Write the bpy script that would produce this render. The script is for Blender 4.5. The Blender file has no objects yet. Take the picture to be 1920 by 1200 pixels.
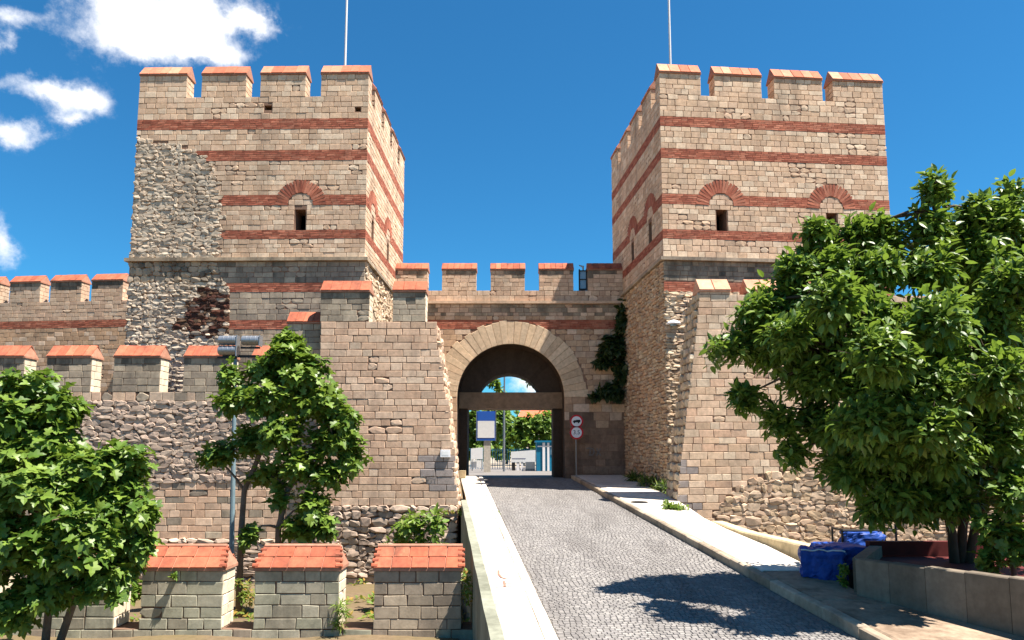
import bpy, math, random
import numpy as np
import mathutils.noise as mnoise
from mathutils import Vector, Matrix

# ------------------------------------------------------------------ camera, sky, sun, exposure
scene = bpy.context.scene
F, PITCH, CY = 1350.0, math.radians(6.2), 703.0      # focal length in px of a 1920 wide frame, tilt, optical axis row
CP, SP = math.cos(PITCH), math.sin(PITCH)
cam_d = bpy.data.cameras.new('camera'); cam = bpy.data.objects.new('camera', cam_d)
scene.collection.objects.link(cam); scene.camera = cam
cam.location = (0, 0, 0); cam.rotation_euler = (math.pi/2 + PITCH, 0, 0)
cam_d.sensor_width = 36.0; cam_d.lens = 36.0*F/1920.0
cam_d.shift_y = (CY-600.0)/1920.0
cam_d.clip_start = 0.05; cam_d.clip_end = 6000

SUN = Vector((-6.6, 2.4, -15.0)).normalized()        # direction the light travels
to_sun = -SUN
world = bpy.data.worlds.new('World'); scene.world = world; world.use_nodes = True
sun_d = bpy.data.lights.new('sun', 'SUN'); sun_d.energy = 5.0; sun_d.angle = math.radians(0.55)
sun_d.color = (1.0, 0.915, 0.83)
sun_o = bpy.data.objects.new('sun', sun_d); scene.collection.objects.link(sun_o)
sun_o.rotation_euler = SUN.to_track_quat('-Z', 'Y').to_euler(); sun_o.location = (20, -10, 60)
scene.view_settings.view_transform = 'Standard'; scene.view_settings.look = 'None'
scene.view_settings.gamma = 1.0; scene.view_settings.use_curve_mapping = False
scene.view_settings.exposure = 1.58
scene.render.engine = 'CYCLES'

def at(px, py, Y):
    """point at distance Y on the line of sight of a picture position"""
    a = (px-960.0)/F; b = (CY-py)/F
    t = Y/(CP-SP*b)
    return Vector((a*t, Y, (SP+CP*b)*t))

def project(p):
    d = p[1]*CP+p[2]*SP; u = p[2]*CP-p[1]*SP
    if d < 0.3: return None
    return (960+F*p[0]/d, CY-F*u/d)

def build_world():
    nt = world.node_tree; nt.nodes.clear(); N = nt.nodes.new; L = nt.links.new
    out = N('ShaderNodeOutputWorld'); bg = N('ShaderNodeBackground'); bg.inputs[1].default_value = 0.055
    sky = N('ShaderNodeTexSky'); sky.sky_type = 'NISHITA'; sky.sun_disc = False
    sky.sun_elevation = math.asin(to_sun.z); sky.sun_rotation = math.atan2(to_sun.x, to_sun.y)
    sky.altitude = 60; sky.air_density = 1.0; sky.dust_density = 0.05; sky.ozone_density = 2.2
    tint = N('ShaderNodeMix'); tint.data_type = 'RGBA'; tint.blend_type = 'MULTIPLY'; tint.inputs[0].default_value = 1
    L(sky.outputs[0], tint.inputs[6]); tint.inputs[7].default_value = (0.21, 0.71, 0.96, 1)
    co = N('ShaderNodeTexCoord')
    def vm(op, a, b=None):
        n = N('ShaderNodeVectorMath'); n.operation = op
        for i, x in enumerate((a, b)):
            if x is None: continue
            if isinstance(x, (tuple, Vector)): n.inputs[i].default_value = tuple(x)
            else: L(x, n.inputs[i])
        return n
    def m(op, a, b=None, clamp=False):
        n = N('ShaderNodeMath'); n.operation = op; n.use_clamp = clamp
        for i, x in enumerate((a, b)):
            if x is None: continue
            if isinstance(x, (int, float)): n.inputs[i].default_value = x
            else: L(x, n.inputs[i])
        return n.outputs[0]
    d = co.outputs['Generated']
    # warp the directions a little so that the cloud outlines are ragged
    nz = N('ShaderNodeTexNoise'); nz.inputs['Scale'].default_value = 9; nz.inputs['Detail'].default_value = 7
    nz.inputs['Roughness'].default_value = 0.6
    L(d, nz.inputs['Vector'])
    wv = vm('SCALE', vm('SUBTRACT', nz.outputs['Color'], (0.5, 0.5, 0.5)).outputs[0]); wv.inputs['Scale'].default_value = 0.10
    dd = vm('ADD', d, wv.outputs[0]).outputs[0]
    # banks of cloud: centre, half width across, half height, weight
    banks = []
    def bank(px, py, rx, ry, w):
        banks.append((at(px, py, 100).normalized(), rx/F, ry/F, w))
    bank(225, 48, 82, 52, 1.15); bank(330, 30, 120, 62, 1.3); bank(410, 92, 55, 34, 0.9); bank(487, 54, 48, 15, 0.85)
    bank(40, 150, 66, 24, 0.62); bank(165, 185, 52, 40, 0.95); bank(105, 165, 45, 17, .5); bank(105, 216, 22, 15, 0.9); bank(32, 26, 40, 17, 0.85)
    bank(38, 76, 20, 17, 0.85); bank(10, 243, 40, 20, 0.85); bank(2, 470, 22, 50, 0.9); bank(-140, 330, 80, 110, 1.0)
    bank(985, 722, 46, 24, 1.2); bank(-420, 60, 150, 80, 1.2)
    for az, el, w, h in ((75, 30, .16, .05), (110, 18, .2, .06), (150, 40, .22, .07), (200, 25, .2, .07), (235, 50, .2, .08),
                         (265, 22, .22, .06), (300, 14, .18, .05), (180, 65, .15, .1), (60, 12, .2, .04)):
        a, e = math.radians(az), math.radians(el)
        banks.append((Vector((math.sin(a)*math.cos(e), math.cos(a)*math.cos(e), math.sin(e))), w, h, 1.0))
    tot = None
    for c, rx, ry, w in banks:
        right = Vector((c.y, -c.x, 0)).normalized(); up = right.cross(c)
        df = vm('SUBTRACT', dd, c).outputs[0]
        a = vm('DOT_PRODUCT', df, right/rx).outputs['Value']; b = vm('DOT_PRODUCT', df, up/ry).outputs['Value']
        e = vm('DOT_PRODUCT', df, c/0.25).outputs['Value']
        r2 = m('ADD', m('ADD', m('MULTIPLY', a, a), m('MULTIPLY', b, b)), m('MULTIPLY', e, e))
        g = m('MULTIPLY', m('EXPONENT', m('MULTIPLY', r2, -1.1)), w)
        tot = g if tot is None else m('ADD', tot, g)
    n2 = N('ShaderNodeTexNoise'); n2.inputs['Scale'].default_value = 16; n2.inputs['Detail'].default_value = 9
    n2.inputs['Roughness'].default_value = 0.68; L(d, n2.inputs['Vector'])
    dens = m('ADD', tot, m('MULTIPLY', m('SUBTRACT', n2.outputs[0], 0.5), 2.1))
    fac = N('ShaderNodeMapRange'); fac.interpolation_type = 'SMOOTHSTEP'
    L(dens, fac.inputs[0]); fac.inputs[1].default_value = 0.34; fac.inputs[2].default_value = 1.45
    # only where there is a bank at all
    gate = N('ShaderNodeMapRange'); L(tot, gate.inputs[0]); gate.inputs[1].default_value = 0.05; gate.inputs[2].default_value = 0.3
    f2 = m('MULTIPLY', fac.outputs[0], gate.outputs[0], True)
    mix = N('ShaderNodeMix'); mix.data_type = 'RGBA'
    L(f2, mix.inputs[0]); L(tint.outputs[2], mix.inputs[6]); mix.inputs[7].default_value = (8.2, 8.2, 8.4, 1)
    L(mix.outputs[2], bg.inputs[0]); L(bg.outputs[0], out.inputs[0])
build_world()

# ------------------------------------------------------------------ helpers
COL = scene.collection
rnd = random.Random(7)
def link(o): COL.objects.link(o); return o
def tag(o, label=None, cat=None, group=None, kind=None):
    if label: o['label'] = label
    if cat: o['category'] = cat
    if group: o['group'] = group
    if kind: o['kind'] = kind
    return o
def thing(name, label, cat, loc=(0, 0, 0), group=None):
    o = link(bpy.data.objects.new(name, None)); o.location = loc; o.empty_display_size = 0.2
    return tag(o, label, cat, group, 'thing')
def child(o, parent):
    if parent is not None:
        o.parent = parent; o.location = Vector(o.location)-Vector(parent.location)
    return o
class MB:
    def __init__(s): s.v = []; s.f = []; s.m = []; s.mats = []
    def mi(s, mat):
        if mat not in s.mats: s.mats.append(mat)
        return s.mats.index(mat)
    def add(s, vs, fs, mat):
        b = len(s.v); k = s.mi(mat)
        s.v += [tuple(x) for x in vs]
        for f in fs: s.f.append([b+i for i in f]); s.m.append(k)
    def prism(s, poly, z0, z1, mat):
        n = len(poly)
        vs = [(p[0], p[1], z0) for p in poly]+[(p[0], p[1], z1) for p in poly]
        s.add(vs, [list(range(n))[::-1], list(range(n, 2*n))]+[[i, (i+1) % n, n+(i+1) % n, n+i] for i in range(n)], mat)
    def box(s, a, b, mat):
        s.prism([(a[0], a[1]), (b[0], a[1]), (b[0], b[1]), (a[0], b[1])], a[2], b[2], mat)
    def fbox(s, fr, u0, u1, d0, d1, v0, v1, mat):
        """box in a wall frame: along u, depth d inwards, height v"""
        O, U, I, V = fr
        vs = [O+U*u+I*d+V*v for v in (v0, v1) for d in (d0, d1) for u in (u0, u1)]
        s.add(vs, [[0, 1, 5, 4], [1, 3, 7, 5], [3, 2, 6, 7], [2, 0, 4, 6], [4, 5, 7, 6], [0, 2, 3, 1]], mat)
    def tube(s, pts, rads, mat, n=8, cap=True):
        pts = [Vector(p) for p in pts]; rings = []; b = len(s.v); k = s.mi(mat)
        for i, p in enumerate(pts):
            d = (pts[min(i+1, len(pts)-1)]-pts[max(i-1, 0)]).normalized()
            x = d.orthogonal().normalized() if i == 0 else (x-d*x.dot(d)).normalized()
            y = d.cross(x); r = rads[i] if isinstance(rads, (list, tuple)) else rads
            for j in range(n):
                a = 2*math.pi*j/n; s.v.append(tuple(p+x*(r*math.cos(a))+y*(r*math.sin(a))))
        for i in range(len(pts)-1):
            for j in range(n):
                s.f.append([b+i*n+j, b+i*n+(j+1) % n, b+(i+1)*n+(j+1) % n, b+(i+1)*n+j]); s.m.append(k)
        if cap:
            s.f.append([b+j for j in range(n)][::-1]); s.m.append(k)
            s.f.append([b+(len(pts)-1)*n+j for j in range(n)]); s.m.append(k)
    def build(s, name, parent=None, loc=None, smooth=False):
        """loc: world place of the origin (default: the parent's place or the world's)"""
        base = Vector(loc) if loc is not None else (Vector(wloc(parent)) if parent else Vector((0, 0, 0)))
        me = bpy.data.meshes.new(name)
        me.from_pydata([(v[0]-base.x, v[1]-base.y, v[2]-base.z) for v in s.v], [], s.f)
        for mt in s.mats: me.materials.append(mt)
        me.polygons.foreach_set('material_index', s.m)
        if smooth: me.polygons.foreach_set('use_smooth', [True]*len(s.f))
        me.update()
        o = link(bpy.data.objects.new(name, me)); o.location = base
        if parent is not None: o.parent = parent; o.location = base-Vector(wloc(parent))
        return o
def wloc(o):
    l = Vector((0, 0, 0))
    while o is not None: l = l+o.location; o = o.parent
    return l
def raw(name, V, faces, mats, mi=None, parent=None, smooth=False):
    me = bpy.data.meshes.new(name)
    base = wloc(parent) if parent else Vector((0, 0, 0))
    V = np.asarray(V, dtype=np.float32)-np.array(base, dtype=np.float32)
    lens = np.array([len(f) for f in faces], dtype=np.int32) if not isinstance(faces, tuple) else faces[1]
    idx = np.concatenate([np.asarray(f, dtype=np.int32) for f in faces]) if not isinstance(faces, tuple) else faces[0]
    me.vertices.add(len(V)); me.vertices.foreach_set('co', V.ravel())
    me.loops.add(len(idx)); me.loops.foreach_set('vertex_index', idx)
    me.polygons.add(len(lens)); st = np.zeros(len(lens), dtype=np.int32); st[1:] = np.cumsum(lens)[:-1]
    me.polygons.foreach_set('loop_start', st)
    for mt in mats: me.materials.append(mt)
    if mi is not None: me.polygons.foreach_set('material_index', np.asarray(mi, dtype=np.int32))
    me.polygons.foreach_set('use_smooth', np.full(len(lens), bool(smooth)))
    me.update(calc_edges=True); me.validate()
    o = link(bpy.data.objects.new(name, me))
    if parent is not None: o.parent = parent
    return o

# ------------------------------------------------------------------ materials
def srgb(r, g, b):
    f = lambda c: ((c/255.0)/12.92 if c/255.0 <= 0.04045 else ((c/255.0+0.055)/1.055)**2.4)
    return (f(r), f(g), f(b), 1.0)
def new_mat(name):
    m = bpy.data.materials.new(name); m.use_nodes = True; nt = m.node_tree
    return m, nt, nt.nodes['Principled BSDF']
def node(nt, t, **k):
    n = nt.nodes.new(t)
    for a, b in k.items(): setattr(n, a, b)
    return n
def ramp(nt, stops, interp='LINEAR'):
    r = node(nt, 'ShaderNodeValToRGB'); e = r.color_ramp.elements; r.color_ramp.interpolation = interp
    while len(e) < len(stops): e.new(0.5)
    for i, (p, c) in enumerate(stops): e[i].position = p; e[i].color = c
    return r
def noise(nt, vec, scale, detail=4, rough=0.55, stretch=None):
    L = nt.links.new
    if stretch:
        mp = node(nt, 'ShaderNodeVectorMath', operation='MULTIPLY'); L(vec, mp.inputs[0]); mp.inputs[1].default_value = stretch; vec = mp.outputs[0]
    n = node(nt, 'ShaderNodeTexNoise'); n.inputs['Scale'].default_value = scale; n.inputs['Detail'].default_value = detail
    n.inputs['Roughness'].default_value = rough; L(vec, n.inputs['Vector']); return n
def mixc(nt, f, a, b, blend='MIX'):
    x = node(nt, 'ShaderNodeMix', data_type='RGBA', blend_type=blend); L = nt.links.new
    for i, v in ((0, f), (6, a), (7, b)):
        if isinstance(v, (int, float)): x.inputs[i].default_value = v
        elif isinstance(v, tuple): x.inputs[i].default_value = v
        else: L(v, x.inputs[i])
    return x.outputs[2]
def masonry_mat(name, cols, stain=(0.10, 0.09, 0.08, 1), stain_amt=0.5, stain_scale=0.55, bump=0.5, fine=22, stain_lo=0.5, stain_hi=0.72, rough=0.92, streak=(1, 1, 0.35), bumpd=0.02, pit=0.25, low=0.22):
    m, nt, p = new_mat(name); L = nt.links.new
    g = node(nt, 'ShaderNodeNewGeometry'); oi = node(nt, 'ShaderNodeObjectInfo')
    a = node(nt, 'ShaderNodeMath', operation='ADD'); L(g.outputs['Random Per Island'], a.inputs[0]); L(oi.outputs['Random'], a.inputs[1])
    fr = node(nt, 'ShaderNodeMath', operation='FRACT'); L(a.outputs[0], fr.inputs[0])
    r = ramp(nt, [(i/(len(cols)), c) for i, c in enumerate(cols)], 'LINEAR'); L(fr.outputs[0], r.inputs[0])
    pos = g.outputs['Position']
    # a second random value for a light/dark shift of each stone
    k = node(nt, 'ShaderNodeMath', operation='MULTIPLY'); L(fr.outputs[0], k.inputs[0]); k.inputs[1].default_value = 17.31
    k2 = node(nt, 'ShaderNodeMath', operation='FRACT'); L(k.outputs[0], k2.inputs[0])
    vr = node(nt, 'ShaderNodeMapRange'); L(k2.outputs[0], vr.inputs[0]); vr.inputs[3].default_value = 0.86; vr.inputs[4].default_value = 1.12
    c = mixc(nt, 1.0, r.outputs[0], vr.outputs[0], 'MULTIPLY')
    n2 = noise(nt, pos, 7.0, 6, 0.65); mr = node(nt, 'ShaderNodeMapRange'); L(n2.outputs[0], mr.inputs[0])
    mr.inputs[1].default_value = 0.3; mr.inputs[2].default_value = 0.7; mr.inputs[3].default_value = 0.74; mr.inputs[4].default_value = 1.12
    c = mixc(nt, 1.0, c, mr.outputs[0], 'MULTIPLY')
    n1 = noise(nt, pos, stain_scale, 7, 0.68, streak); sr = node(nt, 'ShaderNodeMapRange'); L(n1.outputs[0], sr.inputs[0])
    sr.inputs[1].default_value = stain_lo; sr.inputs[2].default_value = stain_hi; sr.inputs[4].default_value = stain_amt
    c = mixc(nt, sr.outputs[0], c, stain)
    n3 = noise(nt, pos, fine, 5, 0.7); n4 = noise(nt, pos, 5.0, 4, 0.6)
    pr = node(nt, 'ShaderNodeMapRange'); L(n3.outputs[0], pr.inputs[0]); pr.inputs[1].default_value = 0.62; pr.inputs[2].default_value = 0.74; pr.inputs[4].default_value = pit
    c = mixc(nt, pr.outputs[0], c, stain)
    L(c, p.inputs['Base Color']); p.inputs['Roughness'].default_value = rough; p.inputs['Specular IOR Level'].default_value = 0.2
    hs = node(nt, 'ShaderNodeMath', operation='MULTIPLY_ADD'); L(n4.outputs[0], hs.inputs[0]); hs.inputs[1].default_value = low; L(n3.outputs[0], hs.inputs[2])
    b = node(nt, 'ShaderNodeBump'); b.inputs['Strength'].default_value = bump*.38; b.inputs['Distance'].default_value = bumpd*.7
    L(hs.outputs[0], b.inputs['Height']); L(b.outputs[0], p.inputs['Normal'])
    return m
def plain(name, col, rough=0.7, metal=0.0, vary=0.12, scale=6.0, bump=0.15, spec=0.3):
    m, nt, p = new_mat(name); L = nt.links.new
    g = node(nt, 'ShaderNodeNewGeometry'); n = noise(nt, g.outputs['Position'], scale, 6, 0.65)
    mr = node(nt, 'ShaderNodeMapRange'); L(n.outputs[0], mr.inputs[0]); mr.inputs[1].default_value = 0.3; mr.inputs[2].default_value = 0.7
    mr.inputs[3].default_value = 1-vary; mr.inputs[4].default_value = 1+vary
    L(mixc(nt, 1.0, col, mr.outputs[0], 'MULTIPLY'), p.inputs['Base Color'])
    p.inputs['Roughness'].default_value = rough; p.inputs['Metallic'].default_value = metal; p.inputs['Specular IOR Level'].default_value = spec
    if bump:
        b = node(nt, 'ShaderNodeBump'); b.inputs['Strength'].default_value = bump; b.inputs['Distance'].default_value = 0.01
        L(n.outputs[0], b.inputs['Height']); L(b.outputs[0], p.inputs['Normal'])
    return m
def leaf_mat(name, cols, trans=0.35, rough=0.42, tcol=(0.20, 0.34, 0.03, 1)):
    m, nt, p = new_mat(name); L = nt.links.new
    g = node(nt, 'ShaderNodeNewGeometry'); oi = node(nt, 'ShaderNodeObjectInfo')
    a = node(nt, 'ShaderNodeMath', operation='ADD'); L(g.outputs['Random Per Island'], a.inputs[0]); L(oi.outputs['Random'], a.inputs[1])
    fr = node(nt, 'ShaderNodeMath', operation='FRACT'); L(a.outputs[0], fr.inputs[0])
    r = ramp(nt, [(i/max(1, len(cols)-1), c) for i, c in enumerate(cols)]); L(fr.outputs[0], r.inputs[0])
    n = noise(nt, g.outputs['Position'], 14, 3); mr = node(nt, 'ShaderNodeMapRange'); L(n.outputs[0], mr.inputs[0]); mr.inputs[3].default_value = 0.7; mr.inputs[4].default_value = 1.3
    c = mixc(nt, 1.0, r.outputs[0], mr.outputs[0], 'MULTIPLY')
    L(c, p.inputs['Base Color']); p.inputs['Roughness'].default_value = rough; p.inputs['Specular IOR Level'].default_value = 0.35
    t = node(nt, 'ShaderNodeBsdfTranslucent'); L(mixc(nt, 0.5, c, tcol), t.inputs[0])
    s = node(nt, 'ShaderNodeMixShader'); s.inputs[0].default_value = trans
    L(p.outputs[0], s.inputs[1]); L(t.outputs[0], s.inputs[2]); L(s.outputs[0], nt.nodes['Material Output'].inputs[0])
    return m
def S(*c): return srgb(*c)
M = {}
M['pale'] = masonry_mat('pale_limestone', [S(214, 187, 158), S(207, 177, 147), S(200, 170, 140), S(210, 179, 150), S(198, 171, 144), S(218, 195, 167)], S(104, 92, 80), 0.62, 1.1, streak=(1, 1, .16), stain_lo=.50, stain_hi=.74)
M['lower'] = masonry_mat('weathered_limestone', [S(182, 164, 138), S(170, 154, 132), S(188, 168, 140), S(164, 148, 128)], S(70, 66, 60), 0.75, 0.7, stain_lo=0.44, stain_hi=0.62)
M['buttress'] = masonry_mat('pinkish_limestone', [S(210, 176, 146), S(214, 181, 152), S(203, 168, 139), S(198, 167, 140), S(216, 187, 159)], S(120, 100, 88), 0.60, 1.0, streak=(1, 1, .18), stain_lo=.50, stain_hi=.74)
M['cream'] = masonry_mat('cream_limestone', [S(208, 182, 154), S(202, 172, 144), S(212, 188, 162), S(196, 166, 140)], S(110, 104, 92), 0.45, 0.6)
M['voussoir'] = masonry_mat('smooth_voussoir_stone', [S(210, 184, 150), S(203, 175, 142), S(213, 188, 156)], S(150, 126, 98), 0.35, 0.7, bump=0.3)
M['tan'] = masonry_mat('tan_limestone', [S(198, 164, 130), S(190, 156, 124), S(204, 174, 142), S(184, 152, 122)], S(96, 88, 78), 0.45, 0.7)
M['grey'] = masonry_mat('grey_weathered_limestone', [S(176, 160, 138), S(164, 150, 130), S(184, 168, 144), S(156, 142, 124)], S(66, 64, 60), 0.6, 0.9, stain_lo=0.45)
M['dark'] = masonry_mat('shade_darkened_stone', [S(150, 124, 102), S(138, 114, 94), S(160, 132, 108)], S(62, 52, 45), 0.7, 0.8, stain_lo=0.42)  # shadow on the gate wall put into the stone colour
M['rubble'] = masonry_mat('rubble_stone', [S(206, 186, 156), S(192, 170, 142), S(214, 196, 168), S(178, 160, 136), S(200, 174, 142), S(188, 164, 138)], S(96, 82, 68), 0.4, 0.8, bump=0.8, fine=26)
M['rubble_grey'] = masonry_mat('grey_rubble_stone', [S(190, 168, 148), S(178, 156, 138), S(198, 178, 156), S(170, 150, 132)], S(72, 64, 58), 0.5, 0.8, bump=0.8, fine=26)
M['oldbrick'] = masonry_mat('dark_exposed_brick', [S(96, 62, 50), S(84, 54, 44), S(110, 72, 56), S(120, 96, 74), S(70, 50, 42)], S(40, 30, 26), 0.6, 0.9, bump=0.8)
M['green'] = masonry_mat('greenish_limestone', [S(172, 168, 144), S(162, 160, 138), S(180, 174, 152), S(158, 150, 130)], S(72, 72, 64), 0.55, 1.1, stain_lo=0.46, stain_hi=0.66)
M['stained'] = masonry_mat('lichen_stained_limestone', [S(150, 138, 120), S(136, 126, 110), S(164, 150, 130), S(126, 118, 104)], S(66, 62, 56), 0.7, 1.4, stain_lo=0.42, stain_hi=0.6)
M['dirtyconc'] = masonry_mat('dirty_concrete', [S(160, 142, 120), S(152, 134, 114)], S(84, 68, 54), 0.7, 1.6, bump=0.4, streak=(1, 1, 1), stain_lo=0.42, stain_hi=0.62)
M['flank'] = masonry_mat('sunlit_cream_limestone', [S(222, 208, 182), S(214, 200, 174), S(226, 214, 190)], S(140, 130, 112), 0.3, 1.0)  # paler than the fronts: sunlight painted into the right flanks
M['rubble_tower'] = masonry_mat('greyish_rubble_stone', [S(196, 180, 158), S(184, 168, 146), S(204, 190, 168), S(174, 160, 140), S(190, 170, 146)], S(98, 88, 76), 0.42, 0.8, bump=0.8, fine=26)
M['rubble_base'] = masonry_mat('pinkish_rubble_stone', [S(200, 172, 144), S(188, 160, 134), S(208, 184, 156), S(176, 152, 128), S(194, 168, 136)], S(100, 84, 68), 0.5, 1.2, bump=0.8, fine=26)
M['patch'] = plain('grey_overpaint', S(146, 136, 130), 0.85, vary=0.08)
M['brick'] = masonry_mat('red_brick', [S(166, 98, 76), S(156, 90, 70), S(174, 108, 84), S(148, 84, 66), S(170, 104, 80), S(180, 118, 94)], S(88, 56, 48), 0.45, 0.8, bump=0.3, pit=0.1)
M['mortar'] = masonry_mat('lime_mortar', [S(142, 112, 92), S(142, 112, 92)], S(84, 68, 58), 0.5, 0.8, bump=0.6)
M['mortar_d'] = masonry_mat('dark_joint_mortar', [S(116, 92, 76), S(116, 92, 76)], S(54, 44, 38), 0.5, 0.8, bump=0.6)
M['mortar_b'] = masonry_mat('brick_joint_mortar', [S(168, 122, 100), S(168, 122, 100)], S(96, 66, 56), 0.4, 0.8, bump=0.4)
M['tile'] = masonry_mat('orange_clay_tile', [S(180, 100, 72), S(170, 92, 68), S(186, 110, 82), S(162, 88, 66), S(176, 102, 76)], S(84, 58, 48), 0.7, 2.2, stain_lo=.46, stain_hi=.68, bump=0.25, pit=0.12)
M['tile_old'] = masonry_mat('mixed_old_tile', [S(190, 116, 88), S(196, 134, 106), S(182, 106, 80), S(206, 162, 132), S(186, 112, 84), S(178, 104, 78)], S(104, 78, 62), 0.4, 1.2, bump=0.3)
M['tile_pale'] = masonry_mat('faded_pink_tile', [S(200, 146, 116), S(192, 136, 108), S(204, 154, 124)], S(124, 92, 76), 0.4, 1.2, bump=0.3)
M['concrete'] = masonry_mat('pale_concrete', [S(206, 198, 184), S(200, 192, 178), S(210, 202, 188)], S(128, 120, 108), 0.45, 0.9, bump=0.3, streak=(1, 1, 1), stain_lo=0.52)
M['kerb'] = masonry_mat('kerb_stone', [S(160, 146, 126), S(146, 132, 114), S(170, 156, 136)], S(66, 58, 48), 0.75, 1.0, bump=0.5, streak=(1, 1, 1))
M['cobble'] = masonry_mat('granite_sett', [S(134, 131, 127), S(129, 126, 122), S(139, 136, 131), S(124, 121, 118)], S(84, 80, 77), 0.6, 0.9, bump=0.4, streak=(1.6, .22, 1), stain_lo=.46, stain_hi=.7, fine=30)
M['joint'] = masonry_mat('sett_joint', [S(108, 104, 99), S(108, 104, 99)], S(70, 66, 60), 0.5, 0.8, streak=(1, 1, 1))
M['asphalt'] = masonry_mat('pale_asphalt', [S(122, 118, 114), S(122, 118, 114)], S(84, 80, 76), 0.5, 0.8, streak=(1, 1, 1))
M['wallconc'] = masonry_mat('grey_concrete', [S(120, 110, 96), S(120, 110, 96)], S(72, 64, 54), 0.6, 1.3, bump=0.35, streak=(1, 1, .25), stain_lo=0.45)
M['greenconc'] = masonry_mat('mossy_concrete', [S(136, 138, 122), S(136, 138, 122)], S(74, 76, 62), 0.6, 1.3, bump=0.35, streak=(1, 1, .3), stain_lo=0.45)
M['yellowconc'] = masonry_mat('yellowish_concrete', [S(196, 176, 138), S(196, 176, 138)], S(120, 104, 80), 0.5, 1.2, bump=0.35)
M['earth'] = masonry_mat('dry_earth', [S(112, 96, 74), S(112, 96, 74)], S(96, 88, 54), 0.7, 0.8, bump=0.9, streak=(1, 1, 1), stain_lo=0.46)
M['cityground'] = masonry_mat('city_ground', [S(150, 140, 124), S(150, 140, 124)], S(110, 100, 84), 0.5, 0.3, streak=(1, 1, 1))
M['bark'] = masonry_mat('bark', [S(120, 108, 94), S(120, 108, 94)], S(66, 58, 50), 0.7, 3.0, bump=0.9, streak=(1, 1, .2))
M['bark_d'] = masonry_mat('dark_bark', [S(84, 72, 60), S(84, 72, 60)], S(44, 38, 32), 0.7, 3.0, bump=0.9, streak=(1, 1, .2))
M['fig'] = leaf_mat('fig_leaf', [(0.052, 0.113, 0.017, 1), (0.101, 0.179, 0.024, 1), (0.190, 0.281, 0.043, 1), (0.073, 0.140, 0.021, 1)], 0.34, tcol=(0.20, 0.30, 0.03, 1))
M['fig_y'] = leaf_mat('young_fig_leaf', [(0.098, 0.172, 0.024, 1), (0.182, 0.264, 0.037, 1), (0.084, 0.152, 0.021, 1)], 0.36, tcol=(0.20, 0.30, 0.03, 1))
M['ash'] = leaf_mat('glossy_leaf', [(0.043, 0.101, 0.021, 1), (0.085, 0.165, 0.027, 1), (0.179, 0.280, 0.046, 1), (0.061, 0.131, 0.022, 1)], 0.38, 0.45, tcol=(0.22, 0.32, 0.03, 1))
M['ivy'] = leaf_mat('dark_ivy_leaf', [(0.020, 0.040, 0.012, 1), (0.030, 0.055, 0.015, 1)], 0.2, 0.5)
M['weed'] = leaf_mat('weed_leaf', [(0.09, 0.17, 0.02, 1), (0.14, 0.23, 0.03, 1), (0.18, 0.22, 0.04, 1)], 0.35, 0.6)
M['dry'] = leaf_mat('dry_leaf', [(0.30, 0.17, 0.03, 1), (0.22, 0.17, 0.03, 1), (0.12, 0.15, 0.03, 1)], 0.3, 0.6)
M['fartree'] = leaf_mat('bright_green_leaf', [(0.10, 0.18, 0.03, 1), (0.15, 0.25, 0.04, 1), (0.19, 0.28, 0.05, 1)], 0.45, 0.5)
M['steel'] = plain('galvanised_steel', S(150, 154, 158), 0.4, 0.7, 0.08)
M['polepaint'] = plain('blue_grey_painted_steel', S(112, 134, 142), 0.5, 0.1, 0.15)
M['flagpole'] = plain('pale_painted_pole', S(206, 206, 204), 0.45, 0.1, 0.05)
M['darkmetal'] = plain('dark_metal', S(44, 44, 46), 0.5, 0.4, 0.1)
M['glass'] = plain('lamp_glass', S(120, 150, 170), 0.1, 0.0, 0.03, spec=0.6)
M['white'] = plain('white_paint', S(232, 232, 232), 0.5, 0, 0.04)
M['black'] = plain('black_paint', S(16, 16, 16), 0.5, 0, 0.02)
M['red'] = plain('red_sign_paint', S(196, 30, 42), 0.45, 0, 0.04)
M['blue'] = plain('blue_sign_paint', S(44, 92, 176), 0.45, 0, 0.04)
M['teal'] = plain('teal_paint', S(24, 116, 150), 0.5, 0, 0.06)
M['panel'] = plain('white_panel', S(226, 226, 222), 0.6, 0, 0.05)
M['greytext'] = plain('grey_print', S(120, 122, 140), 0.7, 0, 0.05)
M['tarp'] = plain('blue_tarpaulin', S(24, 64, 140), 0.55, 0, 0.4, 9.0, 0.9, 0.3)
M['tarp_edge'] = plain('pale_hem', S(190, 196, 200), 0.6)
M['redwall'] = plain('shade_darkened_red_paint', S(84, 28, 24), 0.8, 0, 0.25, 5.0)  # red deepened so the colour carries the tree shade
M['wood'] = plain('old_timber', S(136, 112, 88), 0.85, 0, 0.25, 4.0, 0.5)
M['chalk'] = plain('white_chalk_paint', S(128, 120, 112), 0.9, 0, 0.2, 20.0)
M['rusty'] = plain('faded_red_paint', S(150, 108, 92), 0.9, 0, 0.2, 20.0)
M['houseroof'] = plain('red_roof_tiles', S(190, 100, 72), 0.9, 0, 0.2)
M['housewall'] = plain('plaster', S(216, 204, 184), 0.9, 0, 0.1)
M['inner'] = masonry_mat('shade_darkened_passage', [S(72, 60, 50), S(72, 60, 50)], S(84, 70, 60), 0.6, 0.8, bump=0.8)  # shade of the passage mixed into the base colour

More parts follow.
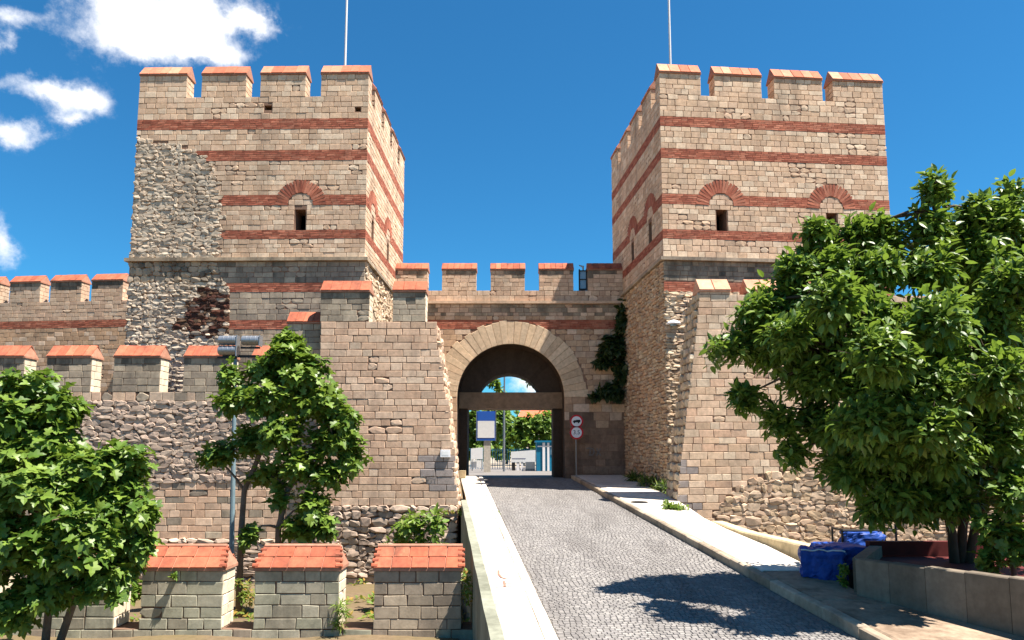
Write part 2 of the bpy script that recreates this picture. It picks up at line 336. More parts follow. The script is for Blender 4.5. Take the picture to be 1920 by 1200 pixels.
# ------------------------------------------------------------------ masonry: every stone a shape of its own
def stone_variant(r, kind):
    if kind == 'brick':
        V = [(-.5, .5, -.5), (.5, .5, -.5), (.5, .5, .5), (-.5, .5, .5)]
        V += [(x+r.uniform(-.02, .02), -1+r.uniform(-.2, .2), z+r.uniform(-.05, .05)) for x, z in ((-.5, -.5), (.5, -.5), (.5, .5), (-.5, .5))]
        return np.array(V), [[0, 1, 5, 4], [1, 2, 6, 5], [2, 3, 7, 6], [3, 0, 4, 7], [4, 5, 6, 7]]
    if kind == 'ashlar':
        base = [(-.5, -.5), (.5, -.5), (.5, .5), (-.5, .5)]
        j = lambda: r.uniform(-.022, .022)
        o = [(x+j(), z+j()*1.6) for x, z in base]
        ix, iz = r.uniform(.012, .03), r.uniform(.025, .06)
        V = [(x, .5, z) for x, z in o]+[(x, -.6+r.uniform(-.15, .15), z) for x, z in o]
        V += [(x-math.copysign(ix*r.uniform(.5, 1.6), x), -1+r.uniform(-.07, .07), z-math.copysign(iz*r.uniform(.5, 1.6), z)) for x, z in o]
        Fc = [[k, (k+1) % 4, 4+(k+1) % 4, 4+k] for k in range(4)]+[[4+k, 4+(k+1) % 4, 8+(k+1) % 4, 8+k] for k in range(4)]+[[8, 9, 10, 11]]
        return np.array(V), Fc
    # rubble: rounded uneven lump
    n = 7; o = []
    for k in range(n):
        a = 2*math.pi*(k+.5+r.uniform(-.3, .3))/n; e = r.choice((2.6, 4.0, 7.0))
        cx, cz = math.cos(a), math.sin(a); q = (abs(cx)**e+abs(cz)**e)**(-1/e)
        o.append((.53*q*cx*r.uniform(.86, 1.08), .53*q*cz*r.uniform(.84, 1.1)))
    V = [(x, .6, z) for x, z in o]+[(x, -.15+r.uniform(-.2, .2), z) for x, z in o]
    V += [(x*r.uniform(.80, .96), -.85+r.uniform(-.3, .3), z*r.uniform(.74, .94)) for x, z in o]+[(r.uniform(-.2, .2), -1.0+r.uniform(-.3, .25), r.uniform(-.2, .2))]
    Fc = [[k, (k+1) % n, n+(k+1) % n, n+k] for k in range(n)]+[[n+k, n+(k+1) % n, 2*n+(k+1) % n, 2*n+k] for k in range(n)]+[[2*n+k, 2*n+(k+1) % n, 3*n] for k in range(n)]
    return np.array(V), Fc
_vr = random.Random(3)
VAR = {k: [stone_variant(_vr, k) for _ in range(n)] for k, n in (('ashlar', 28), ('rubble', 26), ('brick', 8))}
_vm = {}
def var_mesh(kind, i, mat):
    key = (kind, i, mat.name)
    if key not in _vm:
        V, Fc = VAR[kind][i]; me = bpy.data.meshes.new('stone' if kind != 'brick' else 'brick')
        me.from_pydata([tuple(v) for v in V], [], Fc); me.materials.append(mat); me.update(); _vm[key] = me
    return _vm[key]

class Masonry:
    def __init__(s, name, label, cat, loc, group=None):
        s.root = thing(name, label, cat, loc, group); s.items = []; s.core = MB()
    def put(s, fr, u0, u1, v0, v1, T, mat, kind='ashlar', part='stone', rot=0.0, single=False):
        O, U, I, V = fr
        c = O+U*((u0+u1)/2)+V*((v0+v1)/2)
        if rot:
            cr, sr = math.cos(rot), math.sin(rot); U, V = U*cr+V*sr, V*cr-U*sr
        s.items.append((c, U*(u1-u0), I*T, V*(v1-v0), mat, kind, rnd.randrange(len(VAR[kind])), part, single))
    def lay(s, fr, v0, v1, lo, hi, mat, h=.212, wr=(.24, .50), T=.016, kind='ashlar', excl=None, joint=.017, part='stone', rotj=0.0, hj=.12, prob=1.0, seg=False, wear=1.0):
        if kind == 'rubble' and not callable(lo) and not callable(hi) and hi-lo > 2.2 or kind == 'rubble' and (callable(lo) or callable(hi)) and v1-v0 > .6 and not seg:
            # uneven work: stretches of wall with their own courses
            L_ = (lambda v: lo(v)) if callable(lo) else (lambda v: lo); H_ = (lambda v: hi(v)) if callable(hi) else (lambda v: hi)
            vs_ = [v0+(v1-v0)*i/12 for i in range(13)]; a_ = min(L_(v) for v in vs_); b_ = max(H_(v) for v in vs_); u = a_
            while u < b_:
                e = u+rnd.uniform(.5, 1.3)
                if b_-e < .4: e = b_
                s.lay(fr, v0, v1, (lambda v, u=u: max(L_(v), u+.08*math.sin(v*13+u))), (lambda v, e=e: min(H_(v), e+.08*math.sin(v*13+e))) if e < b_ else H_, mat, h*rnd.uniform(.75, 1.35), wr, T, kind, excl, joint, part, rotj, hj, prob, True)
                u = e
            return
        n = max(1, round((v1-v0)/h)); ed = [v0]
        for i in range(1, n): ed.append(v0+(v1-v0)*(i+rnd.uniform(-hj, hj))/n)
        ed.append(v1)
        for a, b in zip(ed[:-1], ed[1:]):
            vm = (a+b)/2; L0 = lo(vm) if callable(lo) else lo; H0 = hi(vm) if callable(hi) else hi
            iv = [(L0, H0)]
            for x0, x1 in (excl(a, b) if excl else []):
                nv = []
                for p, q in iv:
                    if x1 <= p or x0 >= q: nv.append((p, q)); continue
                    if x0 > p: nv.append((p, x0))
                    if x1 < q: nv.append((x1, q))
                iv = nv
            for p, q in iv:
                if q-p < .05: continue
                u = p
                first = True
                while u < q-.02:
                    w = rnd.uniform(*wr)
                    if first: w *= rnd.uniform(.5, 1); first = False
                    if q-(u+w) < wr[0]*.7: w = q-u
                    if w > wr[1]*1.5: w = w/2
                    e = min(q, u+w)
                    if rnd.random() < prob:
                        mt = mat(u+w/2, vm) if callable(mat) else mat
                        t = T*rnd.uniform(.75, 1.2) if kind == 'ashlar' else (T*rnd.uniform(.55, 1.5) if kind == 'rubble' else T)
                        dv = rnd.uniform(-.02, .02) if kind == 'rubble' else 0
                        kd = kind
                        if kind == 'ashlar' and part == 'stone' and wear > 0:
                            nv_ = mnoise.noise(Vector((u*.9+fr[0].x*.7, vm*1.5, fr[1].y*5+3.1)))
                            if nv_ > .36 and rnd.random() < .75*wear or rnd.random() < .012*wear: kd = 'rubble'; t *= rnd.uniform(.3, 1.5)
                            elif rnd.random() < .05*wear: t *= .45
                        if mt is not None:
                            s.put(fr, u+joint/2, e-joint/2, a+joint/2+dv, b-joint/2+dv, t, mt, kd, part, rnd.uniform(-rotj, rotj))
                    u = e
    def band(s, fr, v0, v1, lo, hi, rows=5, excl=None, T=.02):
        a_ = (max(lo(v0), lo(v1)) if callable(lo) else lo)+.12
        iv = [(a_, hi-.05)]
        for x0, x1 in (excl(v0, v1) if excl else []):
            iv = [z_ for p, q in iv for z_ in ((p, min(q, x0)), (max(p, x1), q)) if z_[1]-z_[0] > .05]
        for p, q in iv: s.core.fbox(fr, p, q, -.008, .02, v0+.01, v1-.01, M['mortar_b'])
        s.lay(fr, v0, v1, lo, hi, M['brick'], (v1-v0)/rows, (.24, .36), T, 'brick', excl, .012, 'brick', hj=0.0)
    def fan(s, fr, uc, vc, r0, r1, n, T=.028, a0=0.0, a1=math.pi):
        """radial bricks round an arch head"""
        O, U, I, V = fr
        for i in range(16):
            q_ = [O+U*(uc+r_*math.cos(b_))+V*(vc+r_*math.sin(b_))-I*.011 for b_ in (math.pi*i/16, math.pi*(i+1)/16) for r_ in (r0, r1-.02)]
            s.core.add(q_, [[0, 1, 3, 2]], M['mortar_b'])
        for i in range(n):
            a = a0+(a1-a0)*(i+.5)/n; w = r1*(a1-a0)/n*.62
            rad = U*math.cos(a)+V*math.sin(a); tan = rad.cross(I)*-1
            tan = V*math.cos(a)-U*math.sin(a)
            f2 = (O+U*uc+V*vc, tan*-1, I, rad)
            s.put(f2, -w/2, w/2, r0, r1, T, M['brick'], 'brick', 'arch_brick', single=True)
    def finish(s, limit=300):
        root = s.root; base = Vector(root.location)
        sc = []
        for k, it in enumerate(s.items):
            c, U, I, V = it[0], it[1], it[2], it[3]
            if it[7] == 'brick': continue
            d = c.length; p = project(c)
            ok = p is not None and -5 < p[0] < 1925 and -5 < p[1] < 1205
            f = max(0.0, I.normalized().dot(c)/d)
            if it[8]: sc.append((1e9, k))
            elif ok and f > 0.02: sc.append((U.length*V.length*f/(d*d), k))
        sc.sort(reverse=True)
        nn = sum(1 for x in sc if x[0] > 1e8)
        pick = set(k for _, k in sc[:limit+nn])
        groups = {}
        for k, it in enumerate(s.items):
            c, U, I, V, mat, kind, vi, part, single = it
            if k in pick:
                o = link(bpy.data.objects.new(part, var_mesh(kind, vi, mat)))
                R = Matrix((U, I, V)).transposed().to_4x4(); R.translation = c-base
                o.parent = root; o.matrix_basis = R
            else:
                groups.setdefault('brick' if part == 'brick' else 'stone', []).append(it)
        for part, its in groups.items():
            mats = []; Vs = []; idx = []; lens = []; mi = []; b = 0
            for c, U, I, V, mat, kind, vi, _, _ in its:
                if mat not in mats: mats.append(mat)
                vv, ff = VAR[kind][vi]
                A = np.array((U, I, V)); P = vv @ A+np.array(c)
                Vs.append(P)
                for f in ff: idx += [b+i for i in f]; lens.append(len(f)); mi.append(mats.index(mat))
                b += len(vv)
            o = raw('brick_bands' if part == 'brick' else 'stone_courses', np.concatenate(Vs), (np.array(idx, dtype=np.int32), np.array(lens, dtype=np.int32)), mats, mi, root)
            o['kind'] = 'stuff'
        if s.core.v: s.core.build('core', root)

Z = Vector((0, 0, 1))
def frame(O, U):
    U = Vector((U[0], U[1], 0)).normalized(); I = Vector((-U.y, U.x, 0))
    return (Vector(O), U, I, Z)
def side_frames(fr, u0, u1, d):
    """frames of the right and the left flank of a block that runs u0..u1 and d deep"""
    O, U, I, V = fr
    return (O+U*u1, I, -U, V), (O+U*u0+I*d, -I, U, V)

def panel(mb, fr, u0, u1, v0, v1, holes, mat, depth=.8):
    """core skin with real openings; holes = (u0,u1,v0,v1)"""
    O, U, I, V = fr
    us = sorted({u0, u1, *[h[0] for h in holes], *[h[1] for h in holes]}); vs = sorted({v0, v1, *[h[2] for h in holes], *[h[3] for h in holes]})
    P = lambda u, v, d=0: O+U*u+V*v+I*d
    for a, b in zip(us[:-1], us[1:]):
        for c, e in zip(vs[:-1], vs[1:]):
            um, vm = (a+b)/2, (c+e)/2
            if any(h[0] < um < h[1] and h[2] < vm < h[3] for h in holes): continue
            mb.add([P(a, c), P(b, c), P(b, e), P(a, e)], [[0, 1, 2, 3]], mat)
    for a, b, c, e in holes:
        mb.add([P(a, c), P(b, c), P(b, e), P(a, e), P(a, c, depth), P(b, c, depth), P(b, e, depth), P(a, e, depth)],
               [[0, 1, 5, 4], [1, 2, 6, 5], [2, 3, 7, 6], [3, 0, 4, 7]], mat)

_tile = None
def tile_mesh(mat):
    key = ('tile', mat.name)
    if key not in _vm:
        mb = MB(); 
        vs = [(-.5, -.5, 0), (.5, -.5, 0), (.5, .5, 0), (-.5, .5, 0), (-.48, -.5, 1), (.48, -.5, 1), (.48, .48, .8), (-.48, .48, .8)]
        me = bpy.data.meshes.new('tile'); me.from_pydata(vs, [], [[0, 1, 5, 4], [1, 2, 6, 5], [2, 3, 7, 6], [3, 0, 4, 7], [4, 5, 6, 7], [3, 2, 1, 0]])
        me.materials.append(mat); me.update(); _vm[key] = me
    return _vm[key]
def cap(root, fr, u0, u1, d0, d1, v, h, mat, rows=1, tw=.34, over=.05, hip=.06, name='cap', ends=False):
    """gabled tile cap of a merlon: bedding (part) and its tiles (sub-parts)"""
    O, U, I, V = fr
    a, b, c, e = u0-over, u1+over, d0-over, d1+over; m = (c+e)/2
    P = lambda u, d, z: O+U*u+I*d+V*(v+z)
    mb = MB(); k = .055
    vs = [P(a, c, 0), P(b, c, 0), P(b, e, 0), P(a, e, 0), P(a, c, k), P(b, c, k), P(b, e, k), P(a, e, k), P(a+hip, m, h), P(b-hip, m, h)]
    mb.add(vs, [[3, 2, 1, 0], [0, 1, 5, 4], [1, 2, 6, 5], [2, 3, 7, 6], [3, 0, 4, 7], [4, 5, 9, 8], [6, 7, 8, 9], [5, 6, 9], [7, 4, 8]], M['mortar_b'] if mat is not M['tile_pale'] else mat)
    cp = mb.build(name, root)
    cw = wloc(root)
    if ends:
        for uu_, sg in ((b, 1), (a, -1)):
            for k_ in range(4):
                f_ = .10+k_*.24; r_ = .052*(1-.10*k_)
                p0 = O+U*(uu_-sg*(hip*f_-.015))+I*(c+(m-c)*f_)+V*(v+k+(h-k)*f_+.005)
                em = MB(); em.tube([p0-U*(sg*.10), p0+U*(sg*.02), p0+U*(sg*.03)], [r_, r_, r_*.6], mat, 8); em.build('end_tile', cp)
        em = MB(); em.tube([O+U*(a+hip)+I*m+V*(v+h+.012), O+U*(b-hip)+I*m+V*(v+h+.012)], .04, M['mortar_b'], 8); em.build('ridge', cp)
    me = tile_mesh(mat); n = max(2, round((b-a)/tw))
    for side in (0, 1):
        y0, y1 = (c, m) if side == 0 else (e, m)
        sl = math.hypot(y1-y0, h-k); sd = (I*((y1-y0)/sl)+V*((h-k)/sl)); uu = U if side == 0 else -U
        nr = uu.cross(sd)
        for r_ in range(rows):
            cuts = [i/n+(rnd.uniform(-.02, .02) if 0 < i < n else 0) for i in range(n+1)]
            for i in range(n):
                s0, s1 = r_/rows, (r_+1)/rows; sm = (s0+s1)/2
                ua = a+hip*sm*.9+(b-a-2*hip*sm*.9)*cuts[i]; ub = a+hip*sm*.9+(b-a-2*hip*sm*.9)*cuts[i+1]
                if rows > 1 and r_ % 2: pass
                ctr = O+U*((ua+ub)/2)+I*(y0+(y1-y0)*sm)+V*(v+k+(h-k)*sm)+nr*.003
                X = uu*(abs(ub-ua)-(.016 if rows > 1 else .008)); Yv = sd*(sl/rows-.006)+nr*rnd.uniform(-.004, .006); Zv = nr*rnd.uniform(.022, .034)
                R = Matrix((X, Yv, Zv)).transposed().to_4x4(); R.translation = ctr-cw
                o = link(bpy.data.objects.new('tile', me)); o.parent = cp; o.matrix_basis = R
    return cp
def merlon(Mz, fr, u0, u1, v0, v1, th, mat, capm, caph, rows=1, h=.215, wr=(.26, .5), hip=.06, left=True, right=True, core='mortar', d0=0.0, topmat=None, tw=.34, jm=.016):
    O, U, I, V = fr
    mb = MB(); mb.fbox(fr, u0, u1, d0, d0+th, v0-.02, v1, M[core]); mb.build('merlon', Mz.root)
    f0 = (O+I*d0, U, I, V)
    mt = mat
    if topmat: mt = lambda u, v: topmat if v > v1-.45 and rnd.random() < (.8 if v > v1-.25 else .4) else mat
    Mz.lay(f0, v0, v1, u0-.03, u1+.03, mt, h, wr, joint=jm, wear=.35)
    R_, L_ = side_frames(f0, u0, u1, th)
    fm_ = M['flank'] if mat in (M['grey'], M['green']) else mat  # right flank gets the stone with sun brightness in its colour
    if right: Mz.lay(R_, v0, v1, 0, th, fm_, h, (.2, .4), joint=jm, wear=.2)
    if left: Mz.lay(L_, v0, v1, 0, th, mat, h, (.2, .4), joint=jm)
    cap(Mz.root, f0, u0, u1, 0, th, v1, caph, capm, rows, tw, hip=hip, ends=rows > 1)

def half_disc(uc, vc, R, below=0.0):
    """exclusion of a semicircle above vc"""
    def f(a, b):
        m = (a+b)/2
        if b <= vc-below+.01 or m >= vc+R: return []
        d = max(0.0, m-vc)
        if d >= R: return []
        w = math.sqrt(R*R-d*d); return [(uc-w, uc+w)]
    return f
def rect(u0, u1, v0, v1):
    return lambda a, b: [(u0, u1)] if (b > v0+.03 and a < v1-.03) else []
def both(*fs): return lambda a, b: [x for f in fs for x in f(a, b)]

# ------------------------------------------------------------------ ground and road
def road_z(y): return -1.15-(33.0-y)*.057 if y < 33 else -1.15
def road_l(y): return 0.63-(y-9.4)*.0835
ROAD_W = 4.05
def left_ground(x, y):
    return -3.62-.07*max(0.0, min(9.0, y-15.0))+.10*math.sin(x*1.7)*math.sin(y*1.3)
def sheet(name, x0, x1, y0, y1, nx, ny, zf, mat, label=None):
    V = []; Fc = []
    for j in range(ny+1):
        y = y0+(y1-y0)*j/ny
        for i in range(nx+1):
            xa = x0(y) if callable(x0) else x0; xb = x1(y) if callable(x1) else x1
            x = xa+(xb-xa)*i/nx; V.append((x, y, zf(x, y)))
    for j in range(ny):
        for i in range(nx): a = j*(nx+1)+i; Fc.append([a, a+1, a+nx+2, a+nx+1])
    mb = MB(); mb.add(V, Fc, mat); o = mb.build(name, smooth=True); o['kind'] = 'structure'; return o
sheet('ground', -3000, 3000, -600, 5000, 4, 4, lambda x, y: -4.75, M['earth'])
sheet('moat_ground', -46, lambda y: road_l(y)-1.25, -6, 24.2, 90, 60, left_ground, M['earth'])
sheet('terrace_ground', lambda y: road_l(y)+ROAD_W+1.2, 46, -6, 33, 40, 30, lambda x, y: min(-3.15+.05*math.sin(x*2+y), road_z(y)-.1) if y < 25.3 else road_z(y)+.02, M['earth'])
sheet('city_ground', -300, 300, 33.0, 1500, 6, 30, lambda x, y: -1.19, M['cityground'])
sheet('inner_terrace_ground', -30, lambda y: road_l(y)-1.0, 25.6, 33.2, 6, 4, lambda x, y: road_z(y)-.02, M['earth'])

def build_road():
    V = []; mb = MB()
    ys = [-4+i*1.0 for i in range(38)]
    for y0, y1 in zip(ys[:-1], ys[1:]):
        mb.add([(road_l(y0), y0, road_z(y0)-.012), (road_l(y0)+ROAD_W, y0, road_z(y0)-.012), (road_l(y1)+ROAD_W, y1, road_z(y1)-.012), (road_l(y1), y1, road_z(y1)-.012)], [[0, 1, 2, 3]], M['joint'])
    ro = mb.build('road'); ro['kind'] = 'structure'
    mb = MB(); mb.add([(-2.4, 32.9, -1.158), (2.6, 32.9, -1.158), (7, 46, -1.158), (7, 60, -1.158), (-14, 60, -1.158), (-14, 46, -1.158)], [[0, 1, 2, 3, 4, 5]], M['asphalt'])
    o = mb.build('city_road'); o['kind'] = 'structure'
    # granite setts in shallow arcs
    r = random.Random(11); items = []
    pitch = .086; y = 6.5; row = 0
    while y < 33.0:
        t = .03+r.uniform(0, .05)
        while t < ROAD_W-.05:
            w = r.uniform(.072, .105)
            if t+w > ROAD_W-.02: w = ROAD_W-.02-t
            if w < .05: break
            tc = t+w/2; ph = ((tc+.18*math.sin(y*.9)) % 1.35)/1.35-.5
            yy = y+.15*(.25-ph*ph)*2+r.uniform(-.006, .006)
            items.append((tc, yy, w-.007, pitch-.008, r.uniform(-.0025, .0025), r.uniform(-.10, .10)))
            t += w
        y += pitch; row += 1
    def sett(tc, yy, w, l, dz, rot):
        c = Vector((road_l(yy)+tc, yy, road_z(yy)+dz))
        ux = Vector((1, 0, 0)); uy = Vector((-.0835, 1, .057)).normalized()
        cr, sr = math.cos(rot), math.sin(rot)
        return c, ux*cr+uy*sr, uy*cr-ux*sr
    tv = np.array([(-.5, -.5, -.018), (.5, -.5, -.018), (.5, .5, -.018), (-.5, .5, -.018), (-.44, -.43, .002), (.44, -.43, .002), (.44, .43, .002), (-.44, .43, .002)])
    tf = [[0, 1, 5, 4], [1, 2, 6, 5], [2, 3, 7, 6], [3, 0, 4, 7], [4, 5, 6, 7]]
    me = bpy.data.meshes.new('sett'); me.from_pydata([tuple(v) for v in tv], [], tf); me.materials.append(M['cobble']); me.update()
    vis = []
    for k, it in enumerate(items):
        c = sett(*it)[0]; p = project(c)
        if p and 0 < p[0] < 1920 and p[1] < 1200: vis.append((c.length, k))
    vis.sort(); pick = set(k for _, k in vis[:300])
    Vs = []; idx = []; lens = []; b = 0
    for k, it in enumerate(items):
        c, X, Y = sett(*it); n = X.cross(Y)
        if k in pick:
            o = link(bpy.data.objects.new('sett', me)); R = Matrix((X*it[2], Y*it[3], n)).transposed().to_4x4(); R.translation = c; o.parent = ro; o.matrix_basis = R
        else:
            P = tv @ np.array((X*it[2], Y*it[3], n))+np.array(c); Vs.append(P)
            for f in tf: idx += [b+i for i in f]; lens.append(4)
            b += 8
    o = raw('sett_paving', np.concatenate(Vs), (np.array(idx, dtype=np.int32), np.array(lens, dtype=np.int32)), [M['cobble']], None, ro); o['kind'] = 'stuff'
build_road()

def slab_run(name, xl, xr, y0, y1, step, rise, mat, sub, depth=.5, gap=.012, jit=.012):
    """a pavement: slabs laid one after the other (parts)"""
    mb = MB()
    ys = [y0]
    while ys[-1] < y1-.2: ys.append(min(y1, ys[-1]+step*rnd.uniform(.8, 1.2)))
    root = None
    for k, (a, b) in enumerate(zip(ys[:-1], ys[1:])):
        dz = rnd.uniform(-jit, jit)*.5
        m2 = MB() ; b2 = b-gap
        e = .03
        pts = [(xl(a), a), (xr(a), a), (xr(b2), b2), (xl(b2), b2)]
        lo = [(x, y, road_z(y)-depth) for x, y in pts]; md = [(x, y, road_z(y)+rise-.02+dz) for x, y in pts]
        ins = [(xl(a)+e, a+e*.5), (xr(a)-e, a+e*.5), (xr(b2)-e, b2-e*.5), (xl(b2)+e, b2-e*.5)]
        tp = [(x+rnd.uniform(-.006, .006), y, road_z(y)+rise+dz+rnd.uniform(-.004, .004)) for x, y in ins]
        m2.add(lo+md+tp, [[0, 1, 5, 4], [1, 2, 6, 5], [2, 3, 7, 6], [3, 0, 4, 7], [4, 5, 9, 8], [5, 6, 10, 9], [6, 7, 11, 10], [7, 4, 8, 11], [8, 9, 10, 11]], mat((a+b)/2) if callable(mat) else mat)
        if root is None:
            bed = MB()
            for q0, q1 in zip(ys[:-1], ys[1:]):
                bed.add([(xl(q0)+.06, q0, road_z(q0)+rise-.09), (xr(q0)-.06, q0, road_z(q0)+rise-.09), (xr(q1)-.06, q1, road_z(q1)+rise-.09), (xl(q1)+.06, q1, road_z(q1)+rise-.09)], [[0, 1, 2, 3]], M['joint'])
            root = bed.build(name); root['kind'] = 'structure'
        m2.build(sub, root)
    return root
PL = lambda y: .72+(y-9.4)*.0125
rl = road_l; rr = lambda y: road_l(y)+ROAD_W
slab_run('pavement_left', lambda y: rl(y)-PL(y)+.01, lambda y: rl(y)-.19, 3.0, 34.0, 2.4, .10, M['concrete'], 'slab')
slab_run('kerb_left', lambda y: rl(y)-.175, lambda y: rl(y)-.005, 3.0, 34.0, .85, .095, M['concrete'], 'kerb_stone', jit=.02)
slab_run('kerb_right', lambda y: rr(y)+.005, lambda y: rr(y)+.17, 3.0, 33.2, .9, .16, M['kerb'], 'kerb_stone', jit=.025)
def pav_r(y):
    if y < 11.7: return 5.40+(11.7-y)*.523
    if y < 19: return 5.35+min(.3, (y-11.6)*.12) if y < 14 else 5.65-(y-14)*.09
    if y < 24: return 5.2+(y-19)*.05
    return 5.45-(y-24)*.045
slab_run('pavement_right', lambda y: rr(y)+.185, pav_r, 3.0, 33.2, 2.1, .155, lambda y: M['dirtyconc'] if y < 13.2 else M['concrete'], 'slab')

# ------------------------------------------------------------------ towers
def build_tower(T, fr, W, depth, z, wins, swr, swl, rub=None, holes=(), low_r=None, low_l=None, lowfront='lower', zlow=-1.8, patch=None):
    """z: dict of heights: gap, b1..b4 (bottom, top), string, b5, b6"""
    O, U, I, V = fr; mb = T.core; zb = -2.4
    fR, fL = side_frames(fr, 0, W, depth)
    fB = (O+U*W+I*depth, -U, -I, V)
    wh = lambda ws: [(u-.21, u+.21, z['wb'], z['wt']) for u in ws]
    panel(mb, fr, 0, W, zb, z['gap'], wh(wins)+list(holes), M['mortar'])
    panel(mb, fR, 0, depth, zb, z['gap'], wh(swr), M['mortar']); panel(mb, fL, 0, depth, zb, z['gap'], wh(swl), M['mortar'])
    panel(mb, fB, 0, W, zb, z['gap'], [], M['mortar'])
    P = lambda u, d, v: O+U*u+I*d+V*v
    mb.add([P(0, 0, z['gap']), P(W, 0, z['gap']), P(W, depth, z['gap']), P(0, depth, z['gap'])], [[0, 1, 2, 3]], M['mortar'])
    R1, R0 = 1.0, .49
    for f, L, ws, fb in ((fr, W, wins, True), (fR, depth, swr, False), (fL, depth, swl, False)):
        ext = .035 if fb else 0.0
        lo = -ext; hi = L+ext
        ru = (lambda v: max(lo, rub(v))) if (rub and fb) else lo
        vc = z['b3'][0]
        exA = [half_disc(u, vc, R1-.05) for u in ws]; exW = [rect(u-.24, u+.24, z['wb']-.02, z['wt']+.02) for u in ws]
        exH = [rect(h[0]-.02, h[1]+.02, h[2]-.02, h[3]+.02) for h in holes] if fb else []
        ex = both(*exA, *exW, *exH)
        up = M['pale']
        T.lay(f, z['b1'][1], z['gap'], lo, hi, up, excl=ex)
        T.band(f, *z['b1'], lo, hi)
        T.lay(f, z['b2'][1], z['b1'][0], ru, hi, up, excl=ex)
        T.band(f, *z['b2'], ru, hi)
        T.lay(f, z['b3'][1], z['b2'][0], ru, hi, up, excl=ex)
        T.band(f, *z['b3'], ru, hi, excl=ex)
        T.lay(f, z['b4'][1], z['b3'][0], ru, hi, up, excl=both(*exW))
        T.band(f, *z['b4'], ru, hi)
        T.lay(f, z['str']+.07, z['b4'][0], ru, hi, up)
        for u in ws:
            T.fan(f, u, vc, R0+.01, R1, 21)
            for c0, c1 in ((0, .22), (.22, .46)):
                w = math.sqrt(max(0, R0*R0-((c0+c1)/2)**2))
                T.lay(f, vc+c0, vc+c1, u-w, u+w, M['cream'], .24, (.25, .45))
        if rub and fb:
            T.lay(f, z['str']+.07, z['b1'][0]-.25, lo, lambda v: rub(v), M['rubble_tower'], .125, (.14, .48), .036, 'rubble', rotj=.14, joint=-.03, hj=.3)
    # string course
    st = MB(); st.fbox(fr, -.16, W+.16, -.15, .02, z['str']-.07, z['str']+.06, M['lower']); st.build('string_course', T.root)
    for f in (fR, fL):
        st = MB(); st.fbox(f, .03, depth, -.15, .02, z['str']-.072, z['str']+.058, M['lower']); st.build('string_course', T.root)
    return fR, fL
def tower_merlons(T, fr, W, depth, spans, z):
    O, U, I, V = fr
    for a, b in spans: merlon(T, fr, a, b, z['gap'], z['mt'], .6, M['pale'], M['tile_old'], z['ch'], tw=.42, hip=.02)
    fR, fL = side_frames(fr, 0, W, depth); fB = (O+U*W+I*depth, -U, -I, V)
    n = 4; p = (depth-.7)/n
    for f in (fR, fL):
        for k in range(n):
            a = .72+k*p+(.55 if k >= 0 else 0); b = min(depth, a+p-.62)
            if f is fL: a, b = depth-b, depth-a
            merlon(T, f, a, b, z['gap']-.004, z['mt']-.004, .6, M['pale'], M['tile_old'], z['ch'], tw=.42, hip=.02)
    n = 4; p = (W-.6)/n
    for k in range(n):
        a = .62+k*p+.2; merlon(T, fB, a, a+p-.66, z['gap']-.008, z['mt']-.008, .6, M['pale'], M['tile_old'], z['ch'], tw=.42, hip=.02)

# --- the tower west of the gate
LA, LB = at(244, 490, 27.16), at(683, 485, 27.0)
zl = lambda y: at(683, y, 27.0).z
frL = frame((LA.x, LA.y, 0), LB-LA); WL = (Vector((LB.x, LB.y))-Vector((LA.x, LA.y))).length
ul = lambda x, y: (at(x, y, 27.08).x-LA.x)/frL[1].x
zL = dict(gap=zl(180), mt=zl(139), ch=.52, b1=(zl(241), zl(222)), b2=(zl(300), zl(281)), b3=(zl(384), zl(365)), b4=(zl(447), zl(431)), str=zl(486), wb=zl(432), wt=zl(392))
cL = frL[0]+frL[1]*WL/2+frL[2]*4.25
TL = Masonry('gate_tower', 'square striped stone tower with large rubble patch on its front, one arched window', 'tower', (cL.x, cL.y, -2.4), 'gate towers')
def interp(pts):
    pts = sorted(pts)
    def f(v):
        if v <= pts[0][0]: return pts[0][1]
        for (a, x), (b, y) in zip(pts[:-1], pts[1:]):
            if v <= b: return x+(y-x)*(v-a)/(b-a)
        return pts[-1][1]
    return f
_r = random.Random(5)
rub_edge = interp([(zl(y), ul(x, y)) for x, y in ((404, 490), (412, 450), (414, 400), (408, 350), (396, 310), (385, 290), (340, 272), (262, 256), (240, 250))])
rubL = lambda v: rub_edge(v)+.14*math.sin(v*23)+.09*math.sin(v*9+1)
holesL = [(ul(496, 200), ul(510, 200), zl(205), zl(196)), (ul(667, 205), ul(677, 205), zl(209), zl(201))]
fRL, fLL = build_tower(TL, frL, WL, 8.5, zL, [ul(563.5, 410)], [1.35, 4.6], [2.5, 5.5], rub=rubL, holes=holesL)
# lower body
zs = zL['str']-.08
b5, b6 = (zl(547), zl(530)), (zl(617), zl(600))
lowb = lambda v: ul(_lowx(v), 560)
_lowx = interp([(zl(y), x) for x, y in ((404, 490), (412, 520), (430, 540), (432, 625), (432, 700))])
dk = [(zl(640), 338), (zl(600), 330), (zl(560), 360), (zl(532), 372)]
_dkx = interp([(a, b) for a, b in dk])
def low_front(T, fr, v0, v1, mat, u0, hi, kind='ashlar'): T.lay(fr, v0, v1, u0, hi, mat)
TL.lay(frL, b5[1], zs, lowb, WL+.035, lambda u, v: M['stained'] if rnd.random() < (.3 if v > zs-.5 else .12) else M['grey']); TL.band(frL, *b5, lowb, WL+.035); TL.lay(frL, b6[1], b5[0], lowb, WL+.035, M['grey'])
TL.band(frL, *b6, lowb, WL+.035); TL.lay(frL, -.2, b6[0], lowb, WL+.035, M['lower'])
TL.lay(frL, zl(528), zs, -.035, lowb, lambda u, v: M['stained'] if rnd.random() < .25 else M['lower'], .2, (.2, .45), .06, 'rubble', rotj=.05, joint=-.022, hj=.22)
